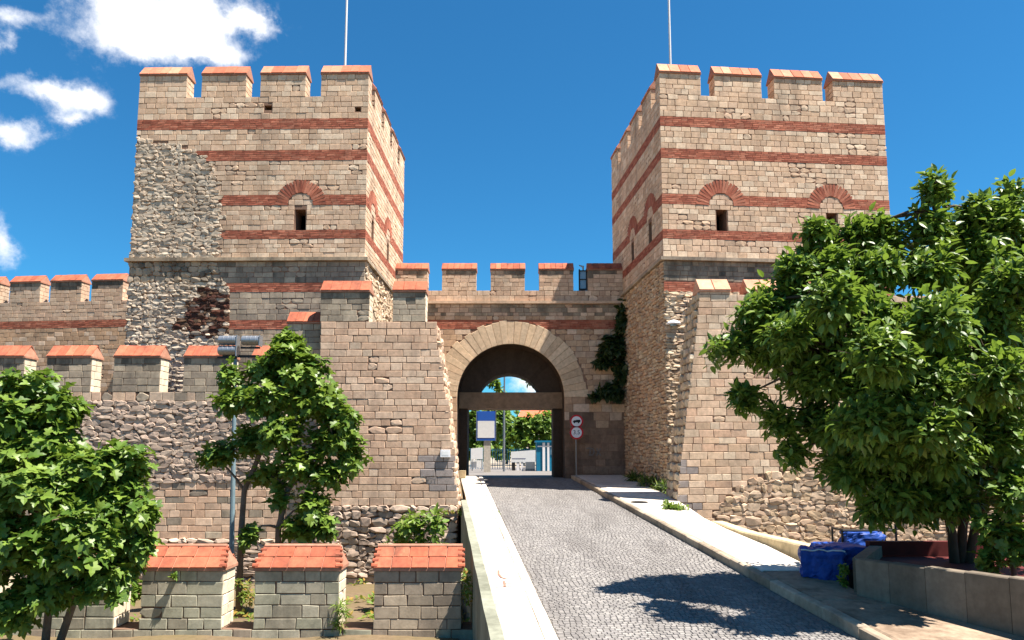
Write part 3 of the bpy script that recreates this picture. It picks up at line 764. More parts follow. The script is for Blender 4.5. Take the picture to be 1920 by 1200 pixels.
def low_mix(u, v):
    x0_, x1_, y0_, y1_ = ul(_dkx(v), 560), ul(432, 560), zl(632), zl(530)
    w_ = .55*mnoise.noise(Vector((u*1.6, v*2.2, 4.0)))+.2*mnoise.noise(Vector((u*5, v*6, 9.0)))
    d_ = min(u-x0_, v-y0_, (y1_-v))+w_
    if d_ > .22: return M['oldbrick'] if rnd.random() < .85 else M['rubble_tower']
    if d_ > 0: return M['oldbrick'] if rnd.random() < .35 else M['rubble_tower']
    return M['rubble_tower']
TL.lay(frL, -.2, zl(528), -.035, lowb, low_mix, .125, (.15, .44), .05, 'rubble', rotj=.12, joint=-.025, hj=.3)
TL.lay(fRL, 0, zs, 0, 8.5, M['rubble'], .16, (.2, .5), .07, 'rubble', rotj=.06, joint=-.022, hj=.22)
TL.lay(fLL, 0, zs, 0, 8.5, M['lower'])
spL = [(ul(265, 160), ul(349, 160)), (ul(379, 160), ul(461, 160)), (ul(490, 160), ul(573, 160)), (ul(604, 160), WL)]
spL[0] = (0, spL[0][1])
tower_merlons(TL, frL, WL, 8.5, spL, zL)
TL.finish()

# --- the tower east of the gate, turned a few degrees
RA = at(1245, 485, 27.0); RB = at(1672, 488, 27.8)
zr = lambda y: at(1245, y, 27.0).z
frR = frame((RA.x, RA.y, 0), RB-RA); WR = (Vector((RB.x, RB.y))-Vector((RA.x, RA.y))).length
def ur(x, y):
    lo_, hi_ = 0.0, WR
    for _ in range(30):
        m_ = (lo_+hi_)/2; p = frR[0]+frR[1]*m_; q = project((p.x, p.y, zr(y)))
        if q[0] < x: lo_ = m_
        else: hi_ = m_
    return lo_
zR = dict(gap=zr(176), mt=zr(137), ch=.54, b1=(zr(236), zr(218)), b2=(zr(296), zr(278)), b3=(zr(382), zr(363)), b4=(zr(447), zr(430)), str=zr(485), wb=zr(430), wt=zr(390))
cR = frR[0]+frR[1]*WR/2+frR[2]*4.25
TR = Masonry('gate_tower', 'square striped stone tower with two arched windows on its front, behind leafy tree', 'tower', (cR.x, cR.y, -2.4), 'gate towers')
fRR, fLR = build_tower(TR, frR, WR, 8.5, zR, [ur(1353, 410), ur(1560, 410)], [2.5, 5.5], [8.5-1.75, 8.5-4.6])
zsr = zR['str']-.08
TR.lay(frR, zr(526), zsr, -.035, WR+.035, lambda u, v: M['stained'] if rnd.random() < .4 else M['lower'], .19, (.22, .45))
b5r = (zr(546), zr(528)); TR.band(frR, *b5r, -.035, WR+.035)
TR.lay(frR, -2.3, b5r[0], -.035, WR+.035, M['rubble'], .16, (.18, .42), .07, 'rubble', rotj=.07, joint=-.022, hj=.22)
TR.lay(fLR, -2.3, zsr, 0, 8.5, lambda u, v: M['rubble'] if rnd.random() < .55 else M['tan'], .145, (.22, .55), .06, 'rubble', rotj=.03, joint=0, hj=.15)
TR.lay(fRR, 0, zsr, 0, 8.5, M['lower'])
spR = [(0, ur(1312, 150)), (ur(1340, 150), ur(1426, 150)), (ur(1452, 150), ur(1540, 150)), (ur(1562, 150), WR)]
tower_merlons(TR, frR, WR, 8.5, spR, zR)
TR.finish()

# ------------------------------------------------------------------ gate wall between the towers
YG = 33.5; zg = lambda y: at(958, y, YG).z; xg = lambda x, y: at(x, y, YG).x
frG = (Vector((0, YG, 0)), Vector((1, 0, 0)), Vector((0, 1, 0)), Z)
G = Masonry('gate_wall', 'crenellated gate wall with one large round arch between the two towers', 'wall', (0, YG+1.5, -1.3))
XC = xg(957.5, 745); RI = 2.5; RO = 3.62; VS = zg(645)-RI; DG = 3.2
g0, g1 = -5.9, 5.5
zgap, zstr = zg(545), zg(567)
mb = G.core
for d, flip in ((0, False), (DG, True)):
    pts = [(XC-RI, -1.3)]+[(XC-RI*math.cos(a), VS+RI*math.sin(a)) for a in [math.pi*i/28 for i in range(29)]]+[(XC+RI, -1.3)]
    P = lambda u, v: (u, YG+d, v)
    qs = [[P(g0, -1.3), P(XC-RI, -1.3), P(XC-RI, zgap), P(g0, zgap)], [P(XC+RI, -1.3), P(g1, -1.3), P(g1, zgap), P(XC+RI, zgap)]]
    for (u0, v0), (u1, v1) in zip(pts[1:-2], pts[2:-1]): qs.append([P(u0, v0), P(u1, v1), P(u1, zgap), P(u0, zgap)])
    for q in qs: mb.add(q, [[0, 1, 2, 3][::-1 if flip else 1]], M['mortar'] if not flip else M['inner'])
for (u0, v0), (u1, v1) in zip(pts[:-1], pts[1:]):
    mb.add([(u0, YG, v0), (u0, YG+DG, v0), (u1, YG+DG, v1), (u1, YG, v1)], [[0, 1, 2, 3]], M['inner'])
mb.add([(g0, YG, zgap), (g1, YG, zgap), (g1, YG+DG, zgap), (g0, YG+DG, zgap)], [[0, 1, 2, 3]], M['mortar'])
bg_ = (zg(617), zg(600))
exG = both(half_disc(XC, VS, RO), rect(XC-RI, XC+RI, -2, VS))
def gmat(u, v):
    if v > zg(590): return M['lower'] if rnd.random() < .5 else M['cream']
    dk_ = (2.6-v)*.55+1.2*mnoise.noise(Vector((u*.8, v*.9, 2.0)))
    if u > 1.5 and rnd.random() < dk_: return M['dark']  # shadowed lower right of the wall painted as darker stones
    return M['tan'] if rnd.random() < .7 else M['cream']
exR2 = lambda a, b: [(XC-RO, XC-RI), (XC+RI, XC+RO)] if False else []
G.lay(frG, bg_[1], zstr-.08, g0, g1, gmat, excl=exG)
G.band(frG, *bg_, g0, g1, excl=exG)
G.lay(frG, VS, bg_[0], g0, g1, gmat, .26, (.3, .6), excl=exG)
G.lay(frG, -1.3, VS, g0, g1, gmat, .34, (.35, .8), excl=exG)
G.lay(frG, zstr+.05, zgap, g0, g1, M['cream'])
st = MB(); st.fbox(frG, g0, g1, -.16, .02, zstr-.075, zstr+.05, M['cream']); st.build('string_course', G.root)
# ring of long voussoirs
nv = 31
for i in range(nv):
    a = math.pi*(i+.5)/nv; rad = Vector((math.cos(a), 0, math.sin(a))); tan = Vector((math.sin(a), 0, -math.cos(a)))
    w = math.pi*(RI+RO)/2/nv
    k = .82 if w else 1
    r0, r1 = RI, RO*rnd.uniform(.97, 1.01)
    O_ = Vector((XC, YG, VS))
    vm = MB(); h0, h1 = math.pi*r0/nv/2*.985, math.pi*r1/nv/2*.985
    pr = rnd.uniform(.022, .034); e = .018
    vs = []
    for d, s_ in ((.25, 0), (-pr+.02, 0), (-pr, e)):
        for rr_, hh in ((r0+s_, h0-s_*.6), (r1-s_, h1-s_*.6)):
            for sg in (-1, 1):
                vs.append(O_+rad*rr_+tan*(hh*sg)+Vector((0, d, 0)))
    q = lambda a_, b_: [[a_, a_+1, b_+1, b_], [a_+1, a_+3, b_+3, b_+1], [a_+3, a_+2, b_+2, b_+3], [a_+2, a_, b_, b_+2]]
    vm.add(vs, q(0, 4)+q(4, 8)+[[8, 9, 11, 10]], M['voussoir'])
    vm.build('voussoir', G.root)
# jamb stones below the springing are laid by the courses; the passage gets a narrower portal inside
YP = YG+1.45
mb = MB()
def portal():
    jl, jr = at(876, 800, YP).x, at(1037, 800, YP).x
    ztop = at(957, 766, YP).z; zlin = at(957, 736, YP).z
    th = 1.55
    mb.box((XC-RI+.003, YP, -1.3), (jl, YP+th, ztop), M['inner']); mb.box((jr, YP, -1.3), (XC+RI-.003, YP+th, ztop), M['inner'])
    # tympanum with a lunette
    lx0, lx1 = at(898, 735, YP).x, at(1010, 735, YP).x; lc = (lx0+lx1)/2; hw = (lx1-lx0)/2; lh = at(957, 700, YP).z-zlin
    R = (hw*hw+lh*lh)/(2*lh); cz = zlin+lh-R
    n = 24
    for d, fl in ((0, 0), (th, 1)):
        for i in range(n):
            t0, t1 = -1+2*i/n, -1+2*(i+1)/n
            def pt(t):
                x = lc+hw*t; zi = cz+math.sqrt(max(0, R*R-(hw*t)**2))
                xo = max(XC-RI+.01, min(XC+RI-.01, XC+RI*t*.999)); zo = VS+math.sqrt(max(0, RI*RI-(xo-XC)**2)) if True else 0
                return (x, YP+d, max(zi, zlin)), (xo, YP+d, max(zo, zlin))
            (a0, b0), (a1, b1) = pt(t0), pt(t1)
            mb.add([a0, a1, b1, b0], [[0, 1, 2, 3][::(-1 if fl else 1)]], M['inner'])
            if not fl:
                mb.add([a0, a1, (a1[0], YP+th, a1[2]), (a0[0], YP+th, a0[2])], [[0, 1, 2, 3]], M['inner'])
    mb.build('inner_portal', G.root)
    lt = MB(); lt.box((XC-RI+.004, YP-.12, ztop), (XC+RI-.004, YP+th-.01, zlin), M['wood']); lt.build('lintel', G.root)
    return jl, jr
jl, jr = portal()
for x0, x1 in ((737, 804), (827, 895), (918, 986), (1009, 1077), (1100, 1180)):
    merlon(G, frG, xg(x0+3, 510), xg(x1-3, 510), zgap, zg(507), .62, M['cream'], M['tile'], .42, tw=.3, hip=.0, topmat=M['stained'])
G.finish()

# ------------------------------------------------------------------ curtain wall running on past the west tower
YC = 35.2; zc = lambda y: at(228, y, YC).z
frC = frame((at(240, 560, YC).x-14.0, YC+1.4, 0), (14.0, -1.4)); WC = math.hypot(14, 1.4)
C = Masonry('curtain_wall', 'crenellated inner curtain wall with one brick stripe beside the rubble-patched tower', 'wall', (frC[0].x+7, frC[0].y, -2.0))
C.core.fbox(frC, 0, WC+1.5, 0, 2.2, -2.0, zc(563), M['mortar'])
bc = (zc(613), zc(599))
C.lay(frC, bc[1], zc(563), 0, WC+1, M['cream']); C.band(frC, *bc, 0, WC+1, 4); C.lay(frC, -.6, bc[0], 0, WC+1, lambda u, v: M['tan'] if rnd.random() < .7 else M['cream'])
uc_ = lambda x: WC-(at(240, 530, YC).x-at(x, 530, YC).x)/frC[1].x
for k in range(6):
    u1 = WC-.32-k*2.21; merlon(C, frC, u1-1.62, u1, zc(563), zc(526), .62, M['cream'], M['tile'], .44, tw=.32, hip=.03, topmat=M['stained'])
C.finish()

# ------------------------------------------------------------------ outer wall west of the road: stepped parapet and tall end block
YO = 24.4; zo = lambda y: at(600, y, YO).z; xo = lambda x, y: at(x, y, YO).x
frO = (Vector((0, YO, 0)), Vector((1, 0, 0)), Vector((0, 1, 0)), Z)
OW = Masonry('outer_wall', 'low outer wall before the rubble-patched tower, stepping up to a tall end block', 'wall', (-9, YO+.6, -4.5))
zA = zo(735); zB = zo(655)       # parapet floors of the low part and the step
xs0, xs1, xs2 = -19.5, xo(522, 700), xo(601, 640)
OW.core.fbox(frO, xs0, xs1, 0, 1.1, -4.6, zA, M['mortar_d']); OW.core.fbox(frO, xs1, xs2, 0.002, 1.1, -4.6, zB, M['mortar_d'])
c1 = zo(740); c2 = zo(905)
def omat(u, v): return M['buttress'] if rnd.random() < .6 else (M['grey'] if rnd.random() < .5 else M['cream'])
rb = interp([(-13, zo(772)), (-11, zo(752)), (-9, zo(745))])
OW.lay(frO, zo(752), zA, xs0, xs1, lambda u, v: M['grey'] if rnd.random() < .4 else M['cream'])
OW.lay(frO, zo(905), zo(752), xs0, xs2, M['rubble_grey'], .135, (.16, .52), .04, 'rubble', rotj=.16, joint=-.03, hj=.3)
OW.lay(frO, zo(752), zB, xs1, xs2, lambda u, v: M['grey'] if rnd.random() < .5 else M['buttress'])
OW.lay(frO, zo(1010), zo(905), xs0, xs2, lambda u, v: M['buttress'] if rnd.random() < .7 else (M['grey'] if rnd.random() < .6 else M['cream']), .23, (.3, .65))
OW.lay(frO, -4.6, zo(1010), xs0, xs2, M['rubble_grey'], .17, (.3, .7), .08, 'rubble', rotj=.05, joint=-.022, hj=.22)
for x0, x1 in ((-296, -210), (-168, -82), (-39, 46), (90, 172), (216, 301), (347, 434), (474, 520)):
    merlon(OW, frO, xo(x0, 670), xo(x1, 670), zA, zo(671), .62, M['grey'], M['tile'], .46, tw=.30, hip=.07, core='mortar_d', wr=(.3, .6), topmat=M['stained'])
merlon(OW, frO, xo(541, 600), xo(600, 600), zB, zo(607), .62, M['grey'], M['tile'], .46, tw=.30, hip=.0, core='mortar_d')
# tall end block, its end broken and leaning
YB = 24.0; zb_ = lambda y: at(720, y, YB).z; xb_ = lambda x, y: at(x, y, YB).x
frB = (Vector((0, YB, 0)), Vector((1, 0, 0)), Vector((0, 1, 0)), Z)
bx0 = xb_(601, 620); ztopB = zb_(603); DB = 1.7
edge = interp([(zb_(y), xb_(x, y)) for x, y in ((800, 548), (804, 566), (812, 600), (820, 622), (830, 690), (843, 780), (852, 860), (857, 950), (857, 1100))])
prof = [(edge(zb_(y))-.06, zb_(y)) for y in (603, 622, 690, 780, 860, 950)]+[(edge(-4.6)-.06, -4.6)]
vs = [(bx0, YB, -4.6), (bx0, YB, ztopB)]+[(x, YB, z_) for x, z_ in prof]; n = len(vs)
OW.core.add(vs+[(x, y+DB, z_) for x, y, z_ in vs], [list(range(n)), list(range(n, 2*n))[::-1]]+[[i, (i+1) % n, n+(i+1) % n, n+i][::-1] for i in range(n)], M['mortar_d'])
plx0, plx1, plz0, plz1 = xb_(796, 880), xb_(852, 880), zb_(915), zb_(850)
def bmat(u, v):
    if plx0 < u < plx1+.4 and plz0 < v < plz1: return M['greywash']
    if v < zb_(945): return M['cream'] if rnd.random() < .4 else M['buttress']
    return M['buttress'] if rnd.random() < .94 else M['cream']
M['greywash'] = masonry_mat('grey_washed_stone', [S(158, 146, 138), S(150, 140, 134)], S(120, 110, 104), 0.3, 0.8)
OW.lay(frB, zb_(948), ztopB, bx0, lambda v: edge(v)+.07*math.sin(v*31), bmat, .235, (.3, .62), joint=.02, wear=.5)
OW.lay(frB, zb_(1010), zb_(948), bx0, lambda v: edge(v), M['rubble_grey'], .17, (.25, .6), .07, 'rubble', rotj=.06, joint=-.022, hj=.22)
OW.lay(frB, -4.6, zb_(1010), bx0, lambda v: edge(v), M['rubble_grey'], .17, (.25, .6), .08, 'rubble', rotj=.06, joint=-.022, hj=.22)
for i in range(26):      # broken flank stones towards the road
    v0 = -1.9+i*.26; 
    if v0 > ztopB-.1: break
    f_ = (Vector((edge(v0+.13)-.05, YB, 0)), Vector((0, 1, 0)), Vector((-1, 0, 0)), Z)
    OW.lay(f_, v0, v0+.25, 0.0, DB, M['cream'], .25, (.25, .5), .06*rnd.uniform(.6, 1.6), 'rubble', rotj=.08, joint=0)
fBl = (Vector((bx0, YB+DB, 0)), Vector((0, -1, 0)), Vector((1, 0, 0)), Z)
OW.lay(fBl, zo(735), ztopB, 0, DB, M['grey'])
merlon(OW, frB, xb_(603, 560), xb_(692, 560), ztopB, zb_(548), .62, M['grey'], M['tile'], .46, tw=.36, hip=.05, wr=(.3, .6), topmat=M['stained'])
merlon(OW, frB, xb_(738, 560), xb_(797, 560), ztopB, zb_(548), .62, M['grey'], M['tile'], .44, tw=.36, hip=.0, wr=(.3, .6), topmat=M['stained'])
OW.finish()

# ------------------------------------------------------------------ outer wall east of the road
YE = 23.6; ze = lambda y: at(1330, y, YE).z; xe = lambda x, y: at(x, y, YE).x
frE = frame((xe(1312, 545), YE, 0), (1, .03)); OE = frE[0].x
EW = Masonry('outer_wall', 'outer wall of pale blocks over bulging rubble, behind the leafy tree and blue bundles', 'wall', (10, YE+.8, -3.4))
eedge = interp([(ze(y), xe(x, y)-OE) for x, y in ((1312, 545), (1303, 640), (1291, 740), (1279, 840), (1270, 920), (1266, 970), (1262, 1060))])
ztE = ze(552); WE = 13.0
pr_ = [(eedge(ze(y))+.05, ze(y)) for y in (552, 640, 740, 840, 920, 970)]+[(eedge(-3.9)+.05, -3.9)]
O, U, I, V = frE
vs = [O+U*WE+V*-3.9, O+U*WE+V*ztE]+[O+U*u+V*v for u, v in pr_]; n = len(vs)
EW.core.add(vs+[p+I*1.5 for p in vs], [list(range(n))[::-1], list(range(n, 2*n))]+[[i, (i+1) % n, n+(i+1) % n, n+i] for i in range(n)], M['mortar'])
re_ = interp([(5.4-6.1, -9), (0, -9)])
def rub_top(u): return ze(900)+.0*u
rubx = interp([(ze(y), xe(x, y)-OE) for x, y in ((1480, 875), (1400, 905), (1365, 930), (1345, 955), (1330, 990), (1325, 1060))])
def emat(u, v):
    if u < eedge(v)+.75 and v < ze(860): return M['greywash'] if rnd.random() < .6 else M['cream']
    return M['pale'] if rnd.random() < .7 else M['buttress']
EW.lay(frE, ze(875), ztE, eedge, WE, emat, .235, (.3, .6), joint=.016, wear=.4)
EW.lay(frE, -3.9, ze(875), eedge, lambda v: rubx(v)+.1*math.sin(v*17), emat, .235, (.3, .6), joint=.016, wear=.4)
EW.lay(frE, -3.9, ze(875), lambda v: rubx(v)+.1*math.sin(v*17), WE, M['rubble_base'], .16, (.18, .5), .042, 'rubble', rotj=.2, joint=-.035, hj=.3)
for i in range(26):
    v0 = -2.4+i*.3
    if v0 > ztE-.1: break
    f_ = (O+U*(eedge(v0+.15)+.03)+I*1.5, -I, U, Z)
    EW.lay(f_, v0, v0+.28, 0, 1.5, M['rubble'], .28, (.25, .5), .07*rnd.uniform(.6, 1.5), 'rubble', rotj=.08, joint=0)
for x0, x1 in ((1313, 1368), (1404, 1462), (1500, 1560), (1600, 1660)):
    merlon(EW, frE, xe(x0, 550)-OE, xe(x1, 550)-OE, ztE, ze(547), .7, M['cream'], M['tile_pale'], .5, tw=.5, hip=.0)
EW.finish()

# ------------------------------------------------------------------ low crenellated wall in front
YF = 14.8; zf_ = lambda y: at(560, y, YF).z; xf = lambda x, y: at(x, y, YF).x
frF = (Vector((0, YF, 0)), Vector((1, 0, 0)), Vector((0, 1, 0)), Z)
FW = Masonry('moat_wall', 'low crenellated moat wall of greenish blocks with orange tile caps, ending at the ramp', 'wall', (-6, YF+.3, -5.0))
zF = zf_(1180); fx1 = rl(YF)-PL(YF)-.1
FW.core.fbox(frF, -14, fx1, 0, .64, -5.0, zF, M['mortar_d'])
FW.lay(frF, -4.9, zF, -14, fx1, lambda u, v: M['green'] if rnd.random() < .6 else M['grey'], .23, (.3, .62), joint=.016)
for x0, x1, mt in ((-366, -220, 'green'), (-150, -6, 'green'), (62, 214, 'green'), (268, 416, 'green'), (480, 634, 'green'), (704, 863, 'grey')):
    merlon(FW, frF, xf(x0, 1100), xf(x1, 1100), zF, zf_(1070), .64, M[mt], M['tile'], .44, rows=2, tw=.36, hip=.10 if x0 < 700 else .03, core='mortar_d', h=.225, wr=(.32, .62), jm=.018)
FW.finish()

# ------------------------------------------------------------------ ramp edge, kerb wall, planter
mb = MB()
ys = [2+i*1.0 for i in range(23)]
for y0, y1 in zip(ys[:-1], ys[1:]):
    a0, a1 = rl(y0)-PL(y0), rl(y1)-PL(y1)
    j0, j1 = .05*math.sin(y0*2.1)*.5, .05*math.sin(y1*2.1)*.5
    t0, t1 = road_z(y0)+.13, road_z(y1)+.13
    w = .18
    vs = [(a0-w, y0, -5), (a1-w, y1, -5), (a1-w, y1, t1+j1), (a0-w, y0, t0+j0), (a1, y1, t1+j1), (a0, y0, t0+j0), (a0, y0, t0-.3), (a1, y1, t1-.3)]
    mb.add(vs, [[1, 0, 3, 2], [3, 5, 4, 2], [5, 6, 7, 4]], M['greenconc'])
    if y0 == ys[0]: mb.add([vs[0], vs[3], vs[5], (a0, y0, -5)], [[0, 3, 2, 1]], M['greenconc'])
o = mb.build('retaining_wall'); tag(o, 'mossy concrete retaining wall carrying the pale pavement of the ramp', 'wall', kind='thing')

mb = MB()
pts = [(5.22, 19.2), (5.40, 17.2), (5.60, 15.2), (5.70, 13.9)]
for (x0, y0), (x1, y1) in zip(pts[:-1], pts[1:]):
    vs = []
    for x, y in ((x0, y0), (x1, y1)):
        t = min(-1.78, -1.86+(19.2-y)*.016) + .0
        t = max(t, road_z(y)+.17)
        vs += [(x, y, -3.2), (x, y, t-.03), (x+.03, y, t), (x+.30, y, t), (x+.33, y, -3.2)]
    mb.add(vs, [[0, 5, 6, 1][::-1], [1, 6, 7, 2][::-1], [2, 7, 8, 3][::-1], [3, 8, 9, 4][::-1]]+([[5, 6, 7, 8, 9]] if y1 < 14 else []), M['yellowconc'])
o = mb.build('low_wall'); tag(o, 'low yellowish concrete wall along the pavement beside the rubble base', 'wall', kind='thing')

def planter():
    root = thing('planter', 'long grey concrete planter with shade-darkened red inside around the leafy tree', 'planter', (7.6, 11.6, -2.5))
    # front wall: from the far corner towards the camera along the pavement
    A = Vector((5.42, 11.62, 0)); B = Vector((7.0, 8.6, 0)); d = (B-A).normalized(); nrm = Vector((d.y, -d.x, 0))
    def zt(t): return -1.70-.03*t*10*.1
    m = MB(); th = .18; n = 6
    for i in range(n):
        t0, t1 = i/n, (i+1)/n
        p0, p1 = A.lerp(B, t0), A.lerp(B, t1-.002)
        z0, z1 = road_z(p0.y)-.1, road_z(p1.y)-.1
        top = -1.655+.08*t0
        q0, q1 = p0-nrm*th if False else p0+Vector((-d.y, d.x, 0))*th, p1+Vector((-d.y, d.x, 0))*th
        vs = [(p0.x, p0.y, z0), (p1.x, p1.y, z1), (q1.x, q1.y, z1), (q0.x, q0.y, z0)]
        e = .015
        m.add(vs+[(v[0], v[1], top-e) for v in vs]+[(p0.x+e*.6, p0.y+e, top), (p1.x+e*.6, p1.y+e, top), (q1.x, q1.y, top), (q0.x, q0.y, top)],
              [[0, 1, 5, 4], [1, 2, 6, 5], [2, 3, 7, 6], [3, 0, 4, 7], [4, 5, 9, 8], [5, 6, 10, 9], [6, 7, 11, 10], [7, 4, 8, 11], [8, 9, 10, 11]], M['wallconc'])
    m.build('front_wall', root)
    m = MB(); m.prism([(5.46, 11.8), (5.64, 11.74), (6.7, 13.3), (6.55, 13.42)], -2.9, -1.67, M['wallconc']); m.build('end_wall', root)
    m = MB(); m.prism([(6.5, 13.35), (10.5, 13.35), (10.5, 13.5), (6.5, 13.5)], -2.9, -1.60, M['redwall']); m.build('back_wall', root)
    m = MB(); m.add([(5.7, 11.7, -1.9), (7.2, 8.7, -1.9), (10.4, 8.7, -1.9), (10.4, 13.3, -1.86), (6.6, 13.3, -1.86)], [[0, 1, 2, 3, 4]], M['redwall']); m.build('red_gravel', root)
planter()

# ------------------------------------------------------------------ vegetation
def leaf_geo(kind):
    if kind == 'fig':
        o = [(0, 0), (.20, -.06), (.38, .06), (.22, .24), (.50, .46), (.40, .62), (.18, .52), (.17, .78), (0, 1.0)]
    elif kind == 'ash':
        o = [(0, 0), (.14, .10), (.25, .36), (.19, .68), (0, 1.0)]
    elif kind == 'blade':
        o = [(0, 0), (.05, .05), (.05, .5), (0, 1.0)]
    else:
        o = [(0, 0), (.28, .10), (.34, .40), (.18, .75), (0, 1.0)]
    n = len(o); V = []; Fc = []
    bend = lambda y: -.22*y*y
    for x, y in o: V.append((0.0, y, bend(y)+.0))
    for x, y in o[1:-1]: V.append((x, y, bend(y)+.28*x))
    for x, y in o[1:-1]: V.append((-x, y, bend(y)+.28*x))
    m = n-2
    for side in (0, 1):
        b = n+side*m
        def q(i): return b+i-1
        fs = [[0, q(1), 1]]+[[i, q(i), q(i+1), i+1] for i in range(1, n-2)]+[[n-2, q(n-2), n-1]]
        Fc += fs if side == 0 else [f[::-1] for f in fs]
    return np.array(V, dtype=float), Fc
LEAF = {k: leaf_geo(k) for k in ('fig', 'ash', 'blade', 'ivy')}
def scatter(root, mats, kind, size, twigs, rr_, nsingle=300, per=(5, 8), droop=.35, part='leaf', rest='foliage', spread=.16):
    """twigs: (tip, direction); leaves set round the end of each"""
    Vg, Fg = LEAF[kind]; A = []
    for tip, d in twigs:
        d = d.normalized(); k = rr_.randint(*per); x = d.orthogonal().normalized(); y = d.cross(x); ph = rr_.uniform(0, 6.28)
        for i in range(k):
            a = ph+i*2.4; side = x*math.cos(a)+y*math.sin(a)
            ax = (side*rr_.uniform(.6, 1.1)+d*rr_.uniform(.15, .9)+Vector((0, 0, -droop*rr_.uniform(.2, 1.6)))).normalized()
            nz = (Vector((0, 0, 1))*rr_.uniform(.4, 1.2)+d*.5+Vector((rr_.uniform(-.6, .6), rr_.uniform(-.6, .6), 0)))
            nz = (nz-ax*nz.dot(ax)).normalized(); bx = ax.cross(nz)
            s_ = size*rr_.uniform(.6, 1.2)
            p = tip-d*rr_.uniform(0, spread)+side*rr_.uniform(0, spread*.35)
            A.append((p, bx*s_, ax*s_, nz*s_, rr_.randrange(len(mats))))
    sc = []
    for k, (p, X, Y, N_, mi) in enumerate(A):
        q = project(p)
        if q and 0 < q[0] < 1920 and 0 < q[1] < 1200: sc.append((p.length/Y.length*.15, k))
    sc.sort(); pick = set(k for _, k in sc[:nsingle])
    mes = []
    for mt in mats:
        me = bpy.data.meshes.new(part); me.from_pydata([tuple(v) for v in Vg], [], Fg); me.materials.append(mt); me.update(); mes.append(me)
    base = wloc(root); rest_k = []
    for k, (p, X, Y, N_, mi) in enumerate(A):
        if k in pick:
            o = link(bpy.data.objects.new(part, mes[mi])); R = Matrix((X, Y, N_)).transposed().to_4x4(); R.translation = p-base; o.parent = root; o.matrix_basis = R
        else: rest_k.append(k)
    if rest_k:
        Bm = np.array([[A[k][1], A[k][2], A[k][3]] for k in rest_k]); P = np.array([A[k][0] for k in rest_k])
        V = np.einsum('vi,nij->nvj', Vg, Bm)+P[:, None, :]
        n = len(Vg); fl = np.concatenate([np.array(f) for f in Fg]); ln = np.array([len(f) for f in Fg], dtype=np.int32)
        idx = (fl[None, :]+(np.arange(len(rest_k))*n)[:, None]).ravel().astype(np.int32)
        lens = np.tile(ln, len(rest_k)); mi = np.repeat(np.array([A[k][4] for k in rest_k]), len(Fg))
        o = raw(rest, V.reshape(-1, 3), (idx, lens), mats, mi, root); o['kind'] = 'stuff'
def clump_twigs(clumps, rr_, lo=.55):
    out = []
    for c, (rx, ry, rz), n in clumps:
        c = Vector(c)
        for _ in range(n):
            z = rr_.uniform(-.75, 1); a = rr_.uniform(0, 6.283); q = math.sqrt(1-z*z); d = Vector((q*math.cos(a), q*math.sin(a), z))
            r = rr_.uniform(lo, 1.0) if rr_.random() < .8 else rr_.uniform(.2, lo)
            p = c+Vector((d.x*rx, d.y*ry, d.z*rz))*r*rr_.uniform(.85, 1.1)
            out.append((p, (Vector((d.x*rx, d.y*ry, d.z*rz)).normalized()*.8+Vector((rr_.uniform(-.4, .4), rr_.uniform(-.4, .4), rr_.uniform(0, .7))))))
    return out
def limbs(root, base, stems, clumps, twigs, rr_, mat, r0=.09):
    mb = MB(); tips = []
    for st in stems:
        n = len(st); mb.tube(st, [r0*(1-.55*i/(n-1)) for i in range(n)], mat, 8); tips.append(st)
    mb.build('trunk', root, smooth=True)
    bm_ = MB()
    for c, r, n in clumps:
        c = Vector(c); st = min(tips, key=lambda s_: (Vector(s_[-1])-c).length)
        k = min(range(1, len(st)), key=lambda i: (Vector(st[i])-c).length+max(0, Vector(st[i]).z-c.z)*1.5)
        a = Vector(st[k]); m_ = a.lerp(c, .5)+Vector((rr_.uniform(-.12, .12), rr_.uniform(-.12, .12), .12))
        bm_.tube([a, a.lerp(m_, .5)+Vector((0, 0, .03)), m_, c], [r0*.42, r0*.36, r0*.28, r0*.16], mat, 6)
    cs = [Vector(c[0]) for c in clumps]
    for p, d in twigs[::5]:
        c = min(cs, key=lambda q: (q-p).length); bm_.tube([c, c.lerp(p, .55)+Vector((0, 0, -.04)), p], [r0*.14, r0*.10, r0*.05], mat, 4, False)
    o = bm_.build('branches', root, smooth=True); o['kind'] = 'stuff'
def plant(name, label, cat, base, stems, clumps, mats, kind, size, seed, per=(5, 8), mat='bark', r0=.09, droop=.35, nsingle=300, group=None, lo=.55, spread=.24):
    rr_ = random.Random(seed); root = thing(name, label, cat, base, group)
    tw = clump_twigs(clumps, rr_, lo)
    if stems: limbs(root, base, stems, clumps, tw, rr_, M[mat], r0)
    scatter(root, [M[x] for x in mats], kind, size, tw, rr_, nsingle, per, droop, spread=spread)
    return root
def P3(x, y, Y): return at(x, y, Y)
def cl(Y, rows, k=1.0):
    """crown clumps from (x, y, half width, half height, depth offset, twigs), picture units at distance Y"""
    out = []
    for x, y, w, h, dy, n in rows:
        yy = Y+dy; s_ = yy/F
        out.append((at(x, y, yy), (w*s_, max(w, h)*s_*.85, h*s_), max(3, int(n*k))))
    return out

